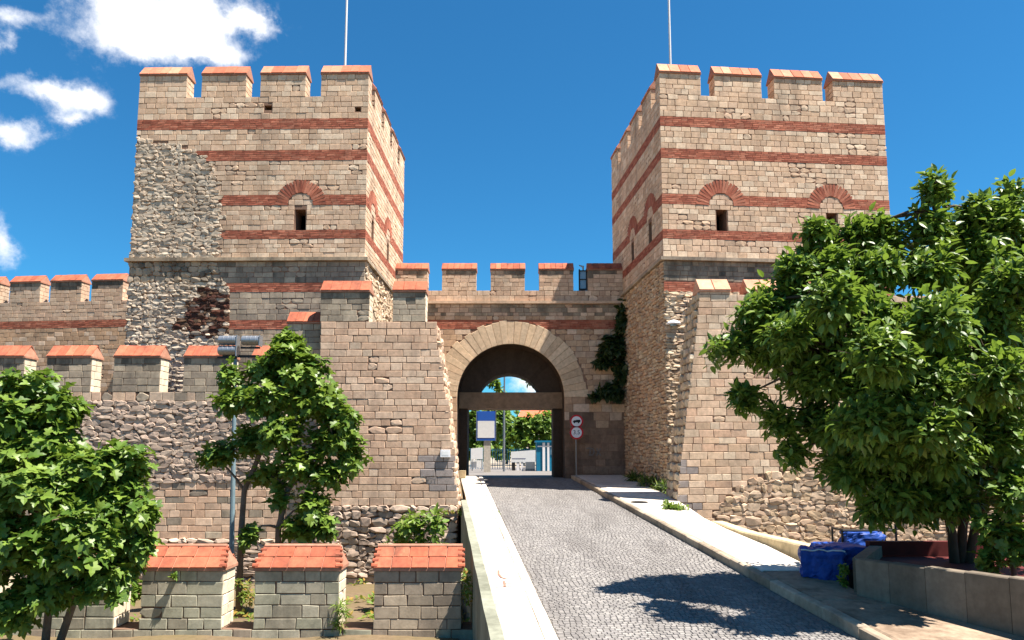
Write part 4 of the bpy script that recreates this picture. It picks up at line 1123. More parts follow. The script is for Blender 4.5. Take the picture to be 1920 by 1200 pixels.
# big fig at the edge, crown hanging over the moat wall
g_ = left_ground(-8.3, 12.6)
cf = cl(13.2, [(15, 780, 80, 75, 0, 60), (95, 830, 75, 75, .2, 60), (-40, 860, 110, 110, .4, 50), (40, 920, 90, 90, -.6, 75), (150, 900, 65, 70, -.1, 55),
               (225, 880, 62, 62, .1, 55), (235, 960, 60, 65, 0, 60), (140, 1000, 90, 80, -.5, 80), (40, 1040, 90, 80, -.6, 70), (180, 1080, 70, 55, -.2, 55),
               (80, 1110, 60, 45, -.5, 40), (-40, 1000, 90, 110, -.4, 45), (20, 1150, 55, 45, -.6, 30), (250, 1010, 50, 40, .1, 28), (220, 1055, 50, 45, .3, 25), (50, 725, 55, 42, .2, 25), (120, 760, 48, 40, .2, 22)], 1.25)
plant('fig_tree', 'large dense fig tree with broad lobed leaves overhanging the moat wall', 'tree', (-8.6, 13.6, -3.8),
      [[Vector((-8.6, 13.7, -3.9)), Vector((-8.5, 13.6, -2.8)), Vector((-8.7, 13.5, -1.8)), at(60, 880, 13.3)],
       [Vector((-8.5, 13.8, -3.9)), Vector((-8.1, 13.7, -2.7)), Vector((-7.8, 13.5, -1.6)), at(200, 900, 13.3)]],
      cf, ['fig', 'fig'], 'fig', .225, 21, per=(6, 10), r0=.08, droop=.5, group='fig trees')
# slender fig behind the moat wall
cm = cl(17.5, [(540, 665, 42, 40, 0, 26), (500, 690, 50, 38, .1, 26), (575, 700, 52, 45, -.1, 30), (430, 700, 30, 26, 0, 12), (440, 745, 45, 36, -.1, 22), (500, 750, 48, 40, -.4, 26),
               (600, 760, 58, 50, .1, 34), (625, 820, 48, 48, 0, 28), (655, 850, 28, 45, .1, 14), (530, 810, 52, 45, -.3, 28), (470, 830, 45, 34, 0, 18), (415, 850, 36, 22, 0, 12),
               (560, 870, 45, 40, -.2, 22), (610, 885, 42, 40, -.1, 20), (500, 890, 40, 30, .1, 12), (590, 945, 42, 40, -.2, 22), (560, 985, 36, 28, -.1, 14), (605, 990, 30, 26, -.1, 12), (468, 1000, 18, 24, -.3, 6), (395, 855, 22, 14, .1, 6), (530, 940, 22, 40, 0, 6), (560, 740, 70, 60, .2, 30), (640, 790, 40, 50, .1, 16), (540, 640, 30, 26, .1, 12)], 1.6)
T0 = at(450, 1085, 17.5)
plant('fig_tree', 'slender open fig tree growing between the moat wall and the outer wall', 'tree', (T0.x, 17.5, left_ground(T0.x, 17.5)),
      [[Vector((T0.x, 17.5, left_ground(T0.x, 17.5)-.1)), at(452, 1000, 17.5), at(458, 920, 17.6), at(488, 850, 17.5), at(515, 770, 17.4), at(535, 700, 17.5)],
       [at(520, 1085, 17.5), at(522, 990, 17.5), at(540, 920, 17.5), at(575, 860, 17.5), at(610, 800, 17.5)]],
      cm, ['fig', 'fig_y'], 'fig', .245, 22, per=(6, 9), r0=.085, droop=.5, group='fig trees')
# broad leafy tree in the planter
ct = cl(11.9, [(1560, 560, 70, 60, -1.6, 50), (1650, 660, 80, 70, -2.0, 60), (1760, 600, 80, 70, -1.9, 60), (1870, 700, 80, 80, -2.0, 50), (1620, 780, 70, 60, -1.5, 50), (1740, 800, 80, 60, -1.8, 50), (1480, 620, 50, 40, -1.0, 30), (1900, 520, 60, 70, -1.0, 40), (1880, 420, 50, 50, 0, 36), (1755, 350, 38, 40, 0, 26), (1830, 390, 42, 40, .1, 26), (1905, 430, 45, 60, .2, 30), (1740, 425, 55, 50, 0, 34), (1600, 430, 45, 26, .2, 18), (1530, 430, 36, 32, .1, 22),
               (1490, 500, 46, 38, 0, 34), (1560, 500, 55, 45, -.2, 44), (1640, 500, 62, 52, -.3, 56), (1740, 500, 70, 60, -.2, 62), (1840, 480, 70, 60, 0, 54), (1420, 580, 50, 38, 0, 36),
               (1380, 640, 46, 24, .1, 24), (1460, 640, 55, 48, -.2, 46), (1540, 600, 62, 55, -.5, 60), (1640, 600, 72, 65, -.8, 80), (1750, 610, 75, 70, -.9, 80), (1860, 600, 75, 75, -.6, 70),
               (1400, 740, 42, 26, 0, 22), (1470, 790, 42, 24, .1, 20), (1490, 840, 26, 32, .1, 16), (1560, 700, 65, 55, -.5, 60), (1650, 720, 75, 65, -1, 80), (1760, 730, 80, 70, -1.1, 85), (1870, 730, 75, 75, -.9, 70),
               (1575, 800, 60, 52, -.4, 52), (1660, 830, 75, 60, -.8, 75), (1770, 840, 80, 65, -1, 80), (1880, 830, 70, 70, -.9, 60), (1600, 880, 60, 45, -.3, 42), (1690, 920, 65, 45, -.5, 48), (1780, 930, 65, 45, -.6, 48), (1640, 950, 40, 28, -.2, 20),
               (1960, 560, 70, 110, 0, 40), (1990, 760, 80, 120, -.4, 45), (1445, 760, 20, 14, .1, 8), (1345, 648, 18, 12, .1, 6), (1700, 660, 130, 90, -.2, 150), (1800, 780, 120, 90, -.2, 120), (1600, 560, 90, 70, .3, 70), (1850, 660, 110, 110, .3, 100), (1700, 880, 110, 60, .2, 80), (1790, 440, 90, 60, .3, 60), (1640, 880, 80, 60, .5, 80), (1740, 900, 90, 60, .6, 90), (1840, 900, 80, 70, .5, 80), (1700, 760, 120, 90, .8, 120), (1850, 540, 100, 80, .8, 90), (1600, 660, 100, 80, .7, 90), (1900, 360, 30, 40, .2, 16), (1915, 480, 50, 70, .3, 60), (1900, 600, 70, 80, .6, 70), (1480, 560, 80, 60, .3, 70), (1450, 650, 80, 60, .2, 70), (1520, 700, 80, 60, .2, 70), (1540, 480, 70, 50, .4, 60), (1650, 450, 80, 40, .4, 60), (1530, 790, 60, 50, .2, 50), (1590, 860, 70, 60, .3, 60), (1700, 940, 90, 40, .3, 60), (1640, 420, 40, 30, .3, 20), (1420, 600, 60, 40, .2, 36)], 1.65)
TB = at(1790, 1060, 12.6)
plant('leafy_tree', 'broad dark green tree with pointed glossy leaves growing out of the concrete planter', 'tree', (TB.x, 12.6, -1.9),
      [[Vector((TB.x, 12.6, -1.95)), at(1785, 1000, 12.6), at(1770, 940, 12.6), at(1700, 820, 12.2), at(1600, 680, 11.8), at(1540, 560, 11.7)],
       [Vector((TB.x+.12, 12.65, -1.95)), at(1805, 990, 12.6), at(1815, 900, 12.5), at(1800, 740, 11.8), at(1770, 560, 11.7), at(1757, 400, 11.9)],
       [Vector((TB.x+.22, 12.6, -1.95)), at(1830, 980, 12.6), at(1880, 850, 12.0), at(1900, 650, 11.7), at(1895, 480, 11.9)]],
      ct, ['ash', 'ash', 'fig_y'], 'ash', .17, 23, per=(8, 13), mat='bark_d', r0=.085, droop=.25, spread=.42)
cb = cl(10.6, [(1900, 930, 60, 50, 0, 40), (1870, 990, 45, 42, 0, 36), (1920, 1020, 60, 45, 0, 40), (1950, 940, 60, 70, .2, 30), (1860, 1050, 30, 20, 0, 12), (1905, 880, 40, 30, .2, 18)])
bB = at(1900, 1080, 10.7)
plant('bush', 'dense dark bush hanging over the front edge of the concrete planter', 'bush', (bB.x, 10.7, -1.9), [[Vector((bB.x, 10.7, -1.95)), at(1900, 1000, 10.7), at(1905, 940, 10.7)]], cb, ['ash', 'fig'], 'fig', .15, 24, per=(6, 9), r0=.04, droop=.4)

# small growth
def bush(name, label, cat, Y, rows, mats, kind, size, seed, n=120, base=None, group=None, per=(5, 8), droop=.3, lo=.4):
    c = cl(Y, rows); b = base or (c[0][0].x, Y, c[0][0].z-c[0][1][2])
    return plant(name, label, cat, b, None, c, mats, kind, size, seed, per, nsingle=n, group=group, droop=droop, lo=lo, spread=.08)
bush('bush', 'bright green low bush at the foot of the tall end block beside the pavement', 'bush', 18.0, [(765, 985, 42, 34, 0, 34), (810, 985, 36, 30, 0, 30), (750, 1015, 30, 24, .1, 14), (800, 1025, 40, 24, 0, 18)], ['weed', 'fig_y'], 'ash', .20, 31)
bush('bush', 'yellowing dry shrub between two moat wall merlons', 'bush', 15.7, [(455, 1120, 22, 26, 0, 22), (448, 1095, 14, 16, 0, 8)], ['dry', 'weed'], 'ash', .10, 32, 60)
bush('weed', 'green weed sprouting in the crenel beside a bright merlon flank', 'weed', 14.7, [(640, 1140, 12, 26, 0, 16), (632, 1168, 14, 12, 0, 8)], ['weed'], 'blade', .20, 33, 60)
bush('weed', 'straggling weed in the gap between the last moat wall merlon and the ramp', 'weed', 14.7, [(875, 1110, 9, 46, 0, 22), (872, 1080, 8, 30, .1, 12)], ['weed', 'dry'], 'ash', .09, 34, 60)
bush('weed', 'yellow green weed at the corner of the pale block wall and the pavement', 'weed', 21.5, [(1270, 953, 22, 12, 0, 26), (1250, 945, 16, 7, .2, 10)], ['weed'], 'ash', .14, 35, 60)
bush('weed', 'dry weeds at the base of the end block beside the pavement', 'weed', 23.2, [(868, 958, 16, 6, 0, 16), (835, 960, 26, 6, 0, 14)], ['weed', 'dry'], 'ash', .10, 36, 40)
bush('weed', 'small weed in the joint of the pavement kerb', 'weed', 21.4, [(932, 963, 6, 4, 0, 8)], ['weed'], 'ash', .08, 37, 30)
bush('grass_strip', 'dark grass strip along the foot of the shaded tower flank', 'grass', 28.2, [(1190, 896, 22, 7, 2, 26), (1215, 905, 22, 8, 0, 30), (1245, 913, 22, 8, -1.5, 30)], ['ivy', 'weed'], 'blade', .35, 38, 60, droop=.0)
bush('ivy', 'dark ivy climbing in the shaded corner between the gate wall and the tower', 'ivy', 33.25, [(1148, 652, 30, 28, 0, 120), (1130, 680, 16, 14, 0, 30), (1148, 735, 26, 22, 0, 60), (1166, 600, 9, 40, 0, 50), (1162, 695, 14, 40, 0, 50), (1122, 742, 8, 6, 0, 8), (1112, 745, 10, 5, 0, 6)], ['ivy'], 'ivy', .30, 39, 120)
bush('shrub', 'leafy green shoots growing beside a moat wall merlon under the fig', 'shrub', 15.9, [(245, 1110, 20, 26, 0, 22), (235, 1085, 16, 16, 0, 10)], ['fig_y', 'weed'], 'ivy', .18, 40, 60)
bush('weed', 'small weed at the corner between the blue bundle and the planter', 'weed', 12.1, [(1582, 1068, 7, 14, 0, 12), (1580, 1090, 6, 8, 0, 6)], ['weed'], 'ivy', .08, 41, 40)
bush('weed', 'tiny sprig rooted under a moat wall tile cap', 'weed', 14.7, [(325, 1080, 7, 5, 0, 6)], ['weed'], 'ivy', .09, 42, 20)

# trees and things beyond the gate
for k, (x, Y, rows, sd) in enumerate(((900, 66, [(890, 800, 30, 34, 0, 110), (925, 790, 30, 30, 0, 100), (900, 840, 36, 30, 0, 100)], 51),
                                      (990, 70, [(980, 810, 36, 34, 0, 130), (1020, 800, 32, 34, 0, 110), (1000, 845, 40, 28, 0, 110), (1045, 820, 30, 40, 0, 80)], 52),
                                      (950, 80, [(950, 800, 30, 36, 0, 100), (945, 840, 30, 30, 0, 90), (860, 810, 30, 44, 0, 90)], 53))):
    b = at(x, 880, Y)
    plant('broadleaf_tree', ['bushy bright green tree beyond the gate behind the bus stop board', 'wide bright green tree beyond the gate behind the teal kiosk', 'dark green tree beyond the gate behind the thin lamp post'][k], 'tree', (b.x, Y, -1.19),
          [[Vector((b.x, Y, -1.25)), Vector((b.x+.2, Y, .5)), at(x, 830, Y)]], cl(Y, rows), ['fartree', 'fig'] if k != 2 else ['fig', 'ash'], 'fig', .55, sd, per=(5, 8), r0=.16, nsingle=100, group='trees beyond the gate')
b = at(985, 880, 55)
plant('overhanging_tree', 'thin branches of a tree showing in the lunette above the lintel', 'tree', (at(1070, 880, 52).x, 52, -1.19), [[Vector((at(1070, 880, 52).x, 52, -1.2)), at(1062, 800, 52), at(1050, 720, 52), at(1010, 705, 52)]],
      cl(52, [(1000, 712, 16, 9, 0, 16), (1040, 720, 30, 20, 0, 40), (1060, 700, 30, 30, 0, 40)]), ['fig'], 'ash', .45, 54, r0=.12, nsingle=60)
plant('overhanging_tree', 'drooping leafy bough in the lunette beside the thin lamp post', 'tree', (at(850, 880, 50).x, 50, -1.19), [[Vector((at(850, 880, 50).x, 50, -1.2)), at(852, 800, 50), at(870, 705, 50), at(930, 712, 50)]],
      cl(50, [(925, 716, 12, 7, 0, 12), (937, 728, 7, 9, 0, 8), (870, 700, 26, 18, 0, 30)]), ['fig'], 'ash', .40, 55, r0=.10, nsingle=60)

# ------------------------------------------------------------------ fittings and small things
def disc(mb, c, r, mat, n=28, r_in=0.0, y=0.0, thick=.0):
    vs = []; k = n
    for i in range(n):
        a = 2*math.pi*i/n; vs.append((c.x+r*math.cos(a), c.y+y, c.z+r*math.sin(a)))
    if r_in <= 0: mb.add(vs, [list(range(n))], mat)
    else:
        vs += [(c.x+r_in*math.cos(2*math.pi*i/n), c.y+y, c.z+r_in*math.sin(2*math.pi*i/n)) for i in range(n)]
        mb.add(vs, [[i, (i+1) % n, n+(i+1) % n, n+i] for i in range(n)], mat)
def text_part(txt, c, size, mat, parent, name='lettering'):
    cu = bpy.data.curves.new('text', 'FONT'); cu.body = txt; cu.size = size; cu.align_x = 'CENTER'; cu.align_y = 'CENTER'; cu.extrude = .002
    t = bpy.data.objects.new('text', cu); link(t)
    dg = bpy.context.evaluated_depsgraph_get(); me = bpy.data.meshes.new_from_object(t.evaluated_get(dg)); bpy.data.objects.remove(t)
    me.materials.clear(); me.materials.append(mat)
    o = link(bpy.data.objects.new(name, me)); o.rotation_euler = (math.pi/2, 0, 0); o.location = Vector(c)-wloc(parent); o.parent = parent
    return o

def traffic_sign():
    Y = 32.6; b = at(1081, 896, Y)
    root = thing('traffic_sign', 'two round red-ringed traffic signs stacked on a thin grey post', 'sign', (b.x, Y, road_z(Y)+.15))
    m = MB(); m.tube([(b.x, Y+.04, road_z(Y)+.1), (b.x, Y+.04, at(1081, 778, Y).z)], .028, M['steel'], 8); m.build('post', root)
    for k, (py, r) in enumerate(((790, .30), (811, .31))):
        c = at(1081, py, Y); m = MB()
        m.tube([(c.x, Y+.012, c.z), (c.x, Y-.012, c.z)], r, M['steel'], 28); disc(m, c, r, M['red'], y=-.014); disc(m, c, r*.76, M['white'], y=-.017)
        pl = m.build('sign_plate', root)
        if k == 0:
            m = MB(); x0, z0 = c.x, c.z
            pr = [(-.17, -.04), (-.05, -.05), (.17, -.04), (.17, .07), (.0, .07), (-.03, .05), (-.11, .05), (-.17, .0)]
            m.add([(x0+p[0], Y-.02, z0+p[1]) for p in pr], [list(range(len(pr)))], M['black'])
            for wx in (-.1, .09):
                m.add([(x0+wx+.035*math.cos(2*math.pi*i/12), Y-.021, z0-.055+.035*math.sin(2*math.pi*i/12)) for i in range(12)], [list(range(12))], M['black'])
            m.build('lorry_symbol', pl)
        else: text_part('3.5', (c.x, Y-.021, c.z), .26, M['black'], pl)
traffic_sign()

def flagpole(x, ytop, ybase, Y, label):
    b = at(x, ybase, Y); m = MB()
    m.tube([(b.x, Y, b.z-1.2), (b.x, Y, b.z+3), (b.x, Y, b.z+7.5)], [.05, .045, .03], M['flagpole'], 10)
    root = thing('flagpole', label, 'flagpole', (b.x, Y, b.z-1.2), 'flagpoles on the towers')
    m.build('pole', root)
    m = MB(); m.tube([(b.x, Y, b.z+7.5), (b.x, Y, b.z+7.56), (b.x, Y, b.z+7.62)], [.03, .06, .02], M['flagpole'], 10); m.build('finial', root)
    m = MB(); m.tube([(b.x, Y, b.z-1.22), (b.x, Y, b.z-1.1)], .12, M['steel'], 10); m.build('base_plate', root)
flagpole(647, 0, 125, 28.4, 'thin pale flagpole on the tower with the rubble patch'); flagpole(1257, 0, 122, 28.4, 'thin pale flagpole on the tower with two front windows')

def pole_lights():
    Y = 19.0; b = at(434, 1090, Y); gz = left_ground(b.x, Y)
    root = thing('lamp_post', 'blue grey steel post standing behind the slender fig tree', 'lamp post', (b.x, Y, gz))
    m = MB(); t = at(441, 668, Y); m.tube([(b.x, Y, gz-.05), (at(437, 900, Y).x, Y, at(437, 900, Y).z), t], [.07, .06, .05], M['polepaint'], 10); m.build('post', root)
    m = MB(); c0, c1 = at(418, 668, Y), at(486, 664, Y); m.fbox((Vector((c0.x, Y-.03, c0.z)), Vector((1, 0, 0)), Vector((0, 1, 0)), Z), 0, c1.x-c0.x, 0, .06, -.03, .03, M['darkmetal']); m.build('crossbar', root)
    def flood(px, py, rows, label):
        c = at(px, py, Y-.1)
        r2 = thing('floodlight', label, 'floodlight', tuple(c), 'floodlights on the post')
        for k, dz in enumerate(rows):
            mm = MB(); p = Vector((c.x, c.y, c.z+dz)); n = 7
            mm.tube([p+Vector((-.26, 0, 0)), p+Vector((-.24, 0, 0)), p+Vector((.2, 0, 0)), p+Vector((.22, 0, 0))], [.10, .125, .125, .10], M['steel'], 18)
            bd = mm.build('lamp_body', r2, smooth=False)
            mm = MB()
            for q in (-.12, 0, .12): mm.tube([p+Vector((q-.012, 0, 0)), p+Vector((q+.012, 0, 0))], .132, M['steel'], 18)
            mm.build('cooling_fin', bd)
        mm = MB(); mm.fbox((Vector((c.x+.225, c.y-.12, c.z)), Vector((1, 0, 0)), Vector((0, 1, 0)), Z), 0, .02, 0, .24, min(rows)-.16, max(rows)+.13, M['steel']); mm.build('end_plate', r2)
        mm = MB(); mm.fbox((Vector((c.x-.28, c.y-.03, c.z)), Vector((1, 0, 0)), Vector((0, 1, 0)), Z), 0, .5, 0, .06, min(rows)-.22, min(rows)-.17, M['darkmetal']); mm.build('bracket', r2)
    flood(429, 648, (.14, -.13), 'double barrel floodlight of grey metal beside the top of the slender fig'); flood(472, 644, (.08,), 'single barrel floodlight of grey metal half behind the slender fig crown')
pole_lights()

def dome_lamp():
    c = at(1263, 608, 26.85); root = thing('wall_lamp', 'white dome lamp fixed to the rough corner of the shaded tower', 'lamp', (c.x, c.y, c.z))
    m = MB(); m.tube([c+Vector((0, 0, z_)) for z_ in (0, .05, .11, .15, .17)], [.27, .25, .18, .09, .01], M['white'], 20); m.build('shade', root, smooth=True)
    m = MB(); m.tube([c+Vector((0, .02, -.06)), c+Vector((0, .02, .0))], [.10, .16], M['glass'], 14); m.build('bulb_glass', root, smooth=True)
    m = MB(); m.tube([c+Vector((0, 0, .15)), c+Vector((0, .12, .2)), c+Vector((0, .3, .12))], .02, M['steel'], 8); m.build('bracket', root)
dome_lamp()
def crenel_lamp():
    Y = 33.7; c = at(1093, 518, Y); root = thing('box_floodlight', 'dark framed box floodlight standing in the crenel beside the shaded merlon', 'floodlight', (c.x, Y, zgap))
    f = (Vector((c.x, Y, 0)), Vector((1, 0, 0)), Vector((0, 1, 0)), Z)
    z0, z1 = zgap+.1, at(1093, 497, Y).z
    m = MB(); m.fbox(f, -.14, .14, .04, .2, z0+.04, z1-.3, M['glass']); m.build('glass_panel', root)
    for a, b, c0, c1 in ((-.19, -.14, z0, z1-.2), (.14, .19, z0, z1-.2), (-.14, .14, z0, z0+.05), (-.14, .14, z1-.3, z1-.25), (-.14, .14, (z0+z1)/2-.12, (z0+z1)/2-.08)):
        m = MB(); m.fbox(f, a, b, 0, .22, c0, c1, M['darkmetal']); m.build('frame_bar', root)
    m = MB(); m.tube([(c.x+.02, Y+.1, z1-.25), (c.x+.02, Y+.1, z1-.05), (c.x-.18, Y+.1, z1+.02)], [.03, .06, .02], M['steel'], 8); m.build('hood', root)
    m = MB(); m.fbox(f, -.1, .1, 0, .2, zgap-.0, z0, M['darkmetal']); m.build('foot', root)
crenel_lamp()
def plaque():
    c = at(835, 850, 23.93); root = thing('plaque', 'small white plaque on the tall end block beside the arch', 'plaque', tuple(c))
    m = MB(); m.box((c.x-.16, c.y-.02, c.z-.125), (c.x+.16, c.y+.06, c.z+.125), M['white']); m.build('plate', root)
    m = MB(); m.box((c.x-.11, c.y-.024, c.z-.07), (c.x+.11, c.y-.0205, c.z+.07), M['panel']); m.build('inset', root)
plaque()
def strokes(name, label, cat, paths, r, mat, loc):
    root = thing(name, label, cat, loc)
    for p in paths:
        m = MB()
        for a, b in zip(p[:-1], p[1:]):
            a, b = Vector(a), Vector(b); d = (b-a).normalized(); n_ = strokes.n
            s_ = d.cross(n_)*r
            m.add([a-s_-d*r*.5, b-s_+d*r*.5, b+s_+d*r*.5, a+s_-d*r*.5], [[0, 1, 2, 3]], mat)
        m.build('paint_stroke', root)
strokes.n = Vector((0, -1, 0)); q = lambda x, y: tuple(at(x, y, 33.455))
strokes('painted_mark', 'pale chalky lettering painted low on the shaded gate wall', 'graffiti', [[q(1100, 841), q(1106, 840), q(1112, 842), q(1114, 848), q(1111, 853), q(1104, 853)], [q(1107, 841), q(1106, 853)], [q(1119, 841), q(1122, 848), q(1126, 854)], [q(1126, 841), q(1122, 848), q(1119, 854)]], .03, M['chalk'], tuple(at(1112, 853, 33.44)))
q = lambda x, y: tuple(at(x, y, 23.972))
strokes('painted_mark', 'dark scrawl on the grey washed stones of the end block', 'graffiti', [[q(795, 893), q(800, 900), q(806, 893), q(812, 892), q(817, 894), q(817, 902)], [q(806, 893), q(803, 901), q(809, 902), q(812, 898)]], .011, M['chalk'], tuple(at(806, 902, 23.972)))
def gp(x, y):
    # a point on the pavement surface of the ramp
    lo_, hi_ = 5.0, 30.0
    for _ in range(40):
        m_ = (lo_+hi_)/2; p = at(x, y, m_)
        if p.z > road_z(m_)+.108: lo_ = m_
        else: hi_ = m_
    p = at(x, y, lo_); return (p.x, p.y, road_z(p.y)+.118)
strokes.n = Vector((0, 0, 1))
strokes('painted_mark', 'faded reddish lettering on the pale pavement of the ramp', 'graffiti', [[gp(935, 1070), gp(935, 1077), gp(940, 1083), gp(950, 1086), gp(962, 1085)], [gp(945, 1090), gp(946, 1094), gp(960, 1094)], [gp(930, 1101), gp(946, 1100), gp(962, 1100)], [gp(946, 1094), gp(947, 1100)], [gp(955, 1108), gp(966, 1108)]], .02, M['rusty'], gp(948, 1101))
m = MB(); x_, y_, z_ = gp(1135, 947); mcs = [(4.05+.28*math.cos(2*math.pi*i/20), 23.2+.28*math.sin(2*math.pi*i/20), road_z(23.2+.28*math.sin(2*math.pi*i/20))+.166) for i in range(20)]
m.add(mcs, [list(range(20))], M['darkmetal']); o = m.build('manhole_cover'); tag(o, 'round dark manhole cover set in the pale pavement before the shadow', 'manhole cover', kind='thing')

# blue bundles, chair frame
def bundle(name, label, c, size, rot, seed, hem=False, sag=.0):
    root = thing(name, label, 'bundle', (c[0], c[1], c[2]), 'blue tarpaulin bundles')
    r = random.Random(seed); nx, ny, nz = 10, 7, 7
    import mathutils.noise as mn
    V = {}; vs = []; fs = []
    def vid(i, j, k):
        if (i, j, k) in V: return V[(i, j, k)]
        x, y, z_ = (i/nx-.5)*2, (j/ny-.5)*2, (k/nz-.5)*2
        e = 9.0; q_ = (abs(x)**e+abs(y)**e+abs(z_)**e)**(1/e); mx = max(abs(x), abs(y), abs(z_), 1e-6); f = mx/max(q_, 1e-6)
        p = Vector((x*f*size[0]/2, y*f*size[1]/2, z_*f*size[2]/2))
        nn = mn.noise(Vector((x*1.7+seed, y*1.7, z_*.9)))*.22*size[2]+mn.noise(Vector((x*5+seed, y*5, z_*1.5)))*.14*size[2]
        p = p*(1+nn/max(.2, size[2])*1.1); p.z -= sag*(1-abs(x))*.5*(z_ > 0)
        if z_ < -.9: p.x *= 1.05; p.y *= 1.05
        V[(i, j, k)] = len(vs); vs.append((c[0]+p.x*math.cos(rot)-p.y*math.sin(rot), c[1]+p.x*math.sin(rot)+p.y*math.cos(rot), c[2]+size[2]/2+p.z)); return V[(i, j, k)]
    for i in range(nx):
        for k in range(nz):
            fs.append([vid(i, 0, k), vid(i+1, 0, k), vid(i+1, 0, k+1), vid(i, 0, k+1)]); fs.append([vid(i+1, ny, k), vid(i, ny, k), vid(i, ny, k+1), vid(i+1, ny, k+1)])
        for j in range(ny):
            fs.append([vid(i, j, nz), vid(i+1, j, nz), vid(i+1, j+1, nz), vid(i, j+1, nz)]); fs.append([vid(i, j+1, 0), vid(i+1, j+1, 0), vid(i+1, j, 0), vid(i, j, 0)])
    for j in range(ny):
        for k in range(nz):
            fs.append([vid(0, j+1, k), vid(0, j, k), vid(0, j, k+1), vid(0, j+1, k+1)]); fs.append([vid(nx, j, k), vid(nx, j+1, k), vid(nx, j+1, k+1), vid(nx, j, k+1)])
    m = MB(); m.add(vs, fs, M['tarp']); m.build('tarpaulin', root)
    if hem:
        pts = [Vector(vs[V[(i, 0, nz)]])+Vector((0, -.012, .008)) for i in range(nx+1)]; m = MB(); m.tube(pts, .013, M['tarp_edge'], 5); m.build('hem', root)
b1 = at(1543, 1088, 12.9); bundle('tarpaulin_bundle', 'blue tarpaulin bundle with pale hem standing on the pavement', (b1.x, 12.9, road_z(12.9)+.13), (.74, .5, .50), -.30, 3, True)
b2 = at(1577, 1050, 13.7); bundle('tarpaulin_bundle', 'low flat blue tarpaulin bundle between the pavement and the planter', (b2.x, 13.75, -2.1), (.95, .7, .40), -.2, 8)
m = MB(); m.box((b2.x-.4, 13.5, -3.2), (b2.x+.5, 14.1, -2.1), M['wallconc']); o = m.build('concrete_block'); tag(o, 'grey concrete block carrying the low flat blue bundle', 'block', kind='thing')
b3 = at(1618, 1018, 14.8); bundle('tarpaulin_bundle', 'blue tarpaulin draped over the dark metal frame behind the planter', (b3.x, 14.8, b3.z-.05), (.78, .4, .28), .05, 14)
def metal_frame():
    root = thing('chair_frame', 'dark metal chair frame carrying a blue tarpaulin behind the planter', 'chair', (b3.x, 14.8, -3.2))
    y0 = 14.75; zt = at(1650, 992, y0).z
    for x in (at(1579, 1000, y0).x, at(1680, 1000, y0).x):
        for y in (y0, y0+.45):
            m = MB(); m.tube([(x, y, -3.2), (x, y, zt+(.0 if x < 7 else .10))], .022, M['darkmetal'], 8); m.build('leg', root)
        m = MB(); m.tube([(x, y0, zt-.02), (x, y0+.45, zt-.02)], .02, M['darkmetal'], 8); m.build('armrest', root)
    m = MB(); m.tube([(at(1579, 1000, y0).x, y0, zt-.03), (at(1680, 1000, y0).x, y0, zt-.03)], .024, M['darkmetal'], 8); m.build('rail', root)
    m = MB(); m.fbox((Vector((at(1579, 1000, y0).x, y0, 0)), Vector((1, 0, 0)), Vector((0, 1, 0)), Z), .03, at(1680, 1000, y0).x-at(1579, 1000, y0).x-.03, .03, .42, b3.z-.11, b3.z-.05, M['darkmetal']); m.build('seat', root)
metal_frame()
m = MB(); c = at(866, 885, 32.3); m.box((c.x-.12, 32.2, road_z(32.3)+.1), (c.x+.16, 32.6, road_z(32.3)+.42), M['yellowconc']); o = m.build('stone_block'); tag(o, 'small squared stone block at the foot of the arch jamb', 'stone block', kind='thing')

# ------------------------------------------------------------------ beyond the gate
def board():
    Y = 44.0; a, b = at(894, 771, Y), at(929, 826, Y); root = thing('notice_board', 'tall white notice board with blue head on a pale concrete post', 'notice board', (at(913, 880, Y).x, Y, -1.19))
    m = MB(); p0, p1 = at(907, 828, Y), at(920, 828, Y); m.prism([(p0.x, Y), (p1.x, Y), (p1.x-.03, Y+.4), (p0.x+.03, Y+.4)], -1.2, p0.z+.1, M['concrete']); m.build('post', root)
    m = MB(); m.box((a.x, Y-.05, b.z), (b.x, Y+.12, a.z), M['blue']); m.build('case', root)
    zs_ = at(912, 789, Y).z
    m = MB(); m.box((a.x+.06, Y-.062, zs_), (b.x-.06, Y-.051, a.z-.06), M['blue']); m.build('head_panel', root)
    m = MB(); m.box((a.x+.06, Y-.064, b.z+.16), (b.x-.06, Y-.051, zs_-.01), M['panel']); m.build('poster', root)
    for x0, x1 in ((a.x-.035, a.x), (b.x, b.x+.035)):
        m = MB(); m.box((x0, Y-.06, b.z-.03), (x1, Y+.13, a.z+.03), M['steel']); m.build('frame_bar', root)
board()
def kiosk():
    Y = 47.0; x0, x1 = at(1006, 850, Y).x, at(1046, 850, Y).x; zt = at(1020, 826, Y).z
    root = thing('kiosk', 'teal kiosk with white pilasters beyond the arch', 'kiosk', ((x0+x1)/2, Y+.8, -1.19))
    m = MB(); m.box((x0, Y, -1.19), (x1, Y+1.6, zt-.12), M['teal']); m.build('wall', root)
    m = MB(); m.box((x0-.08, Y-.1, zt-.12), (x1+.08, Y+1.7, zt), M['teal']); m.build('roof', root)
    w = x1-x0
    for f0, f1 in ((.28, .40), (.50, .60)):
        m = MB(); m.box((x0+w*f0, Y-.05, -1.15), (x0+w*f1, Y+.02, zt-.14), M['white']); m.build('pilaster', root)
    m = MB(); m.box((x0+w*.66, Y-.03, -.1), (x1-.06, Y+.02, zt-.35), M['glass']); m.build('window', root)
    m = MB(); m.box((x0+w*.05, Y-.04, zt-.42), (x1, Y+.01, zt-.34), M['white']); m.build('rail', root)
kiosk()
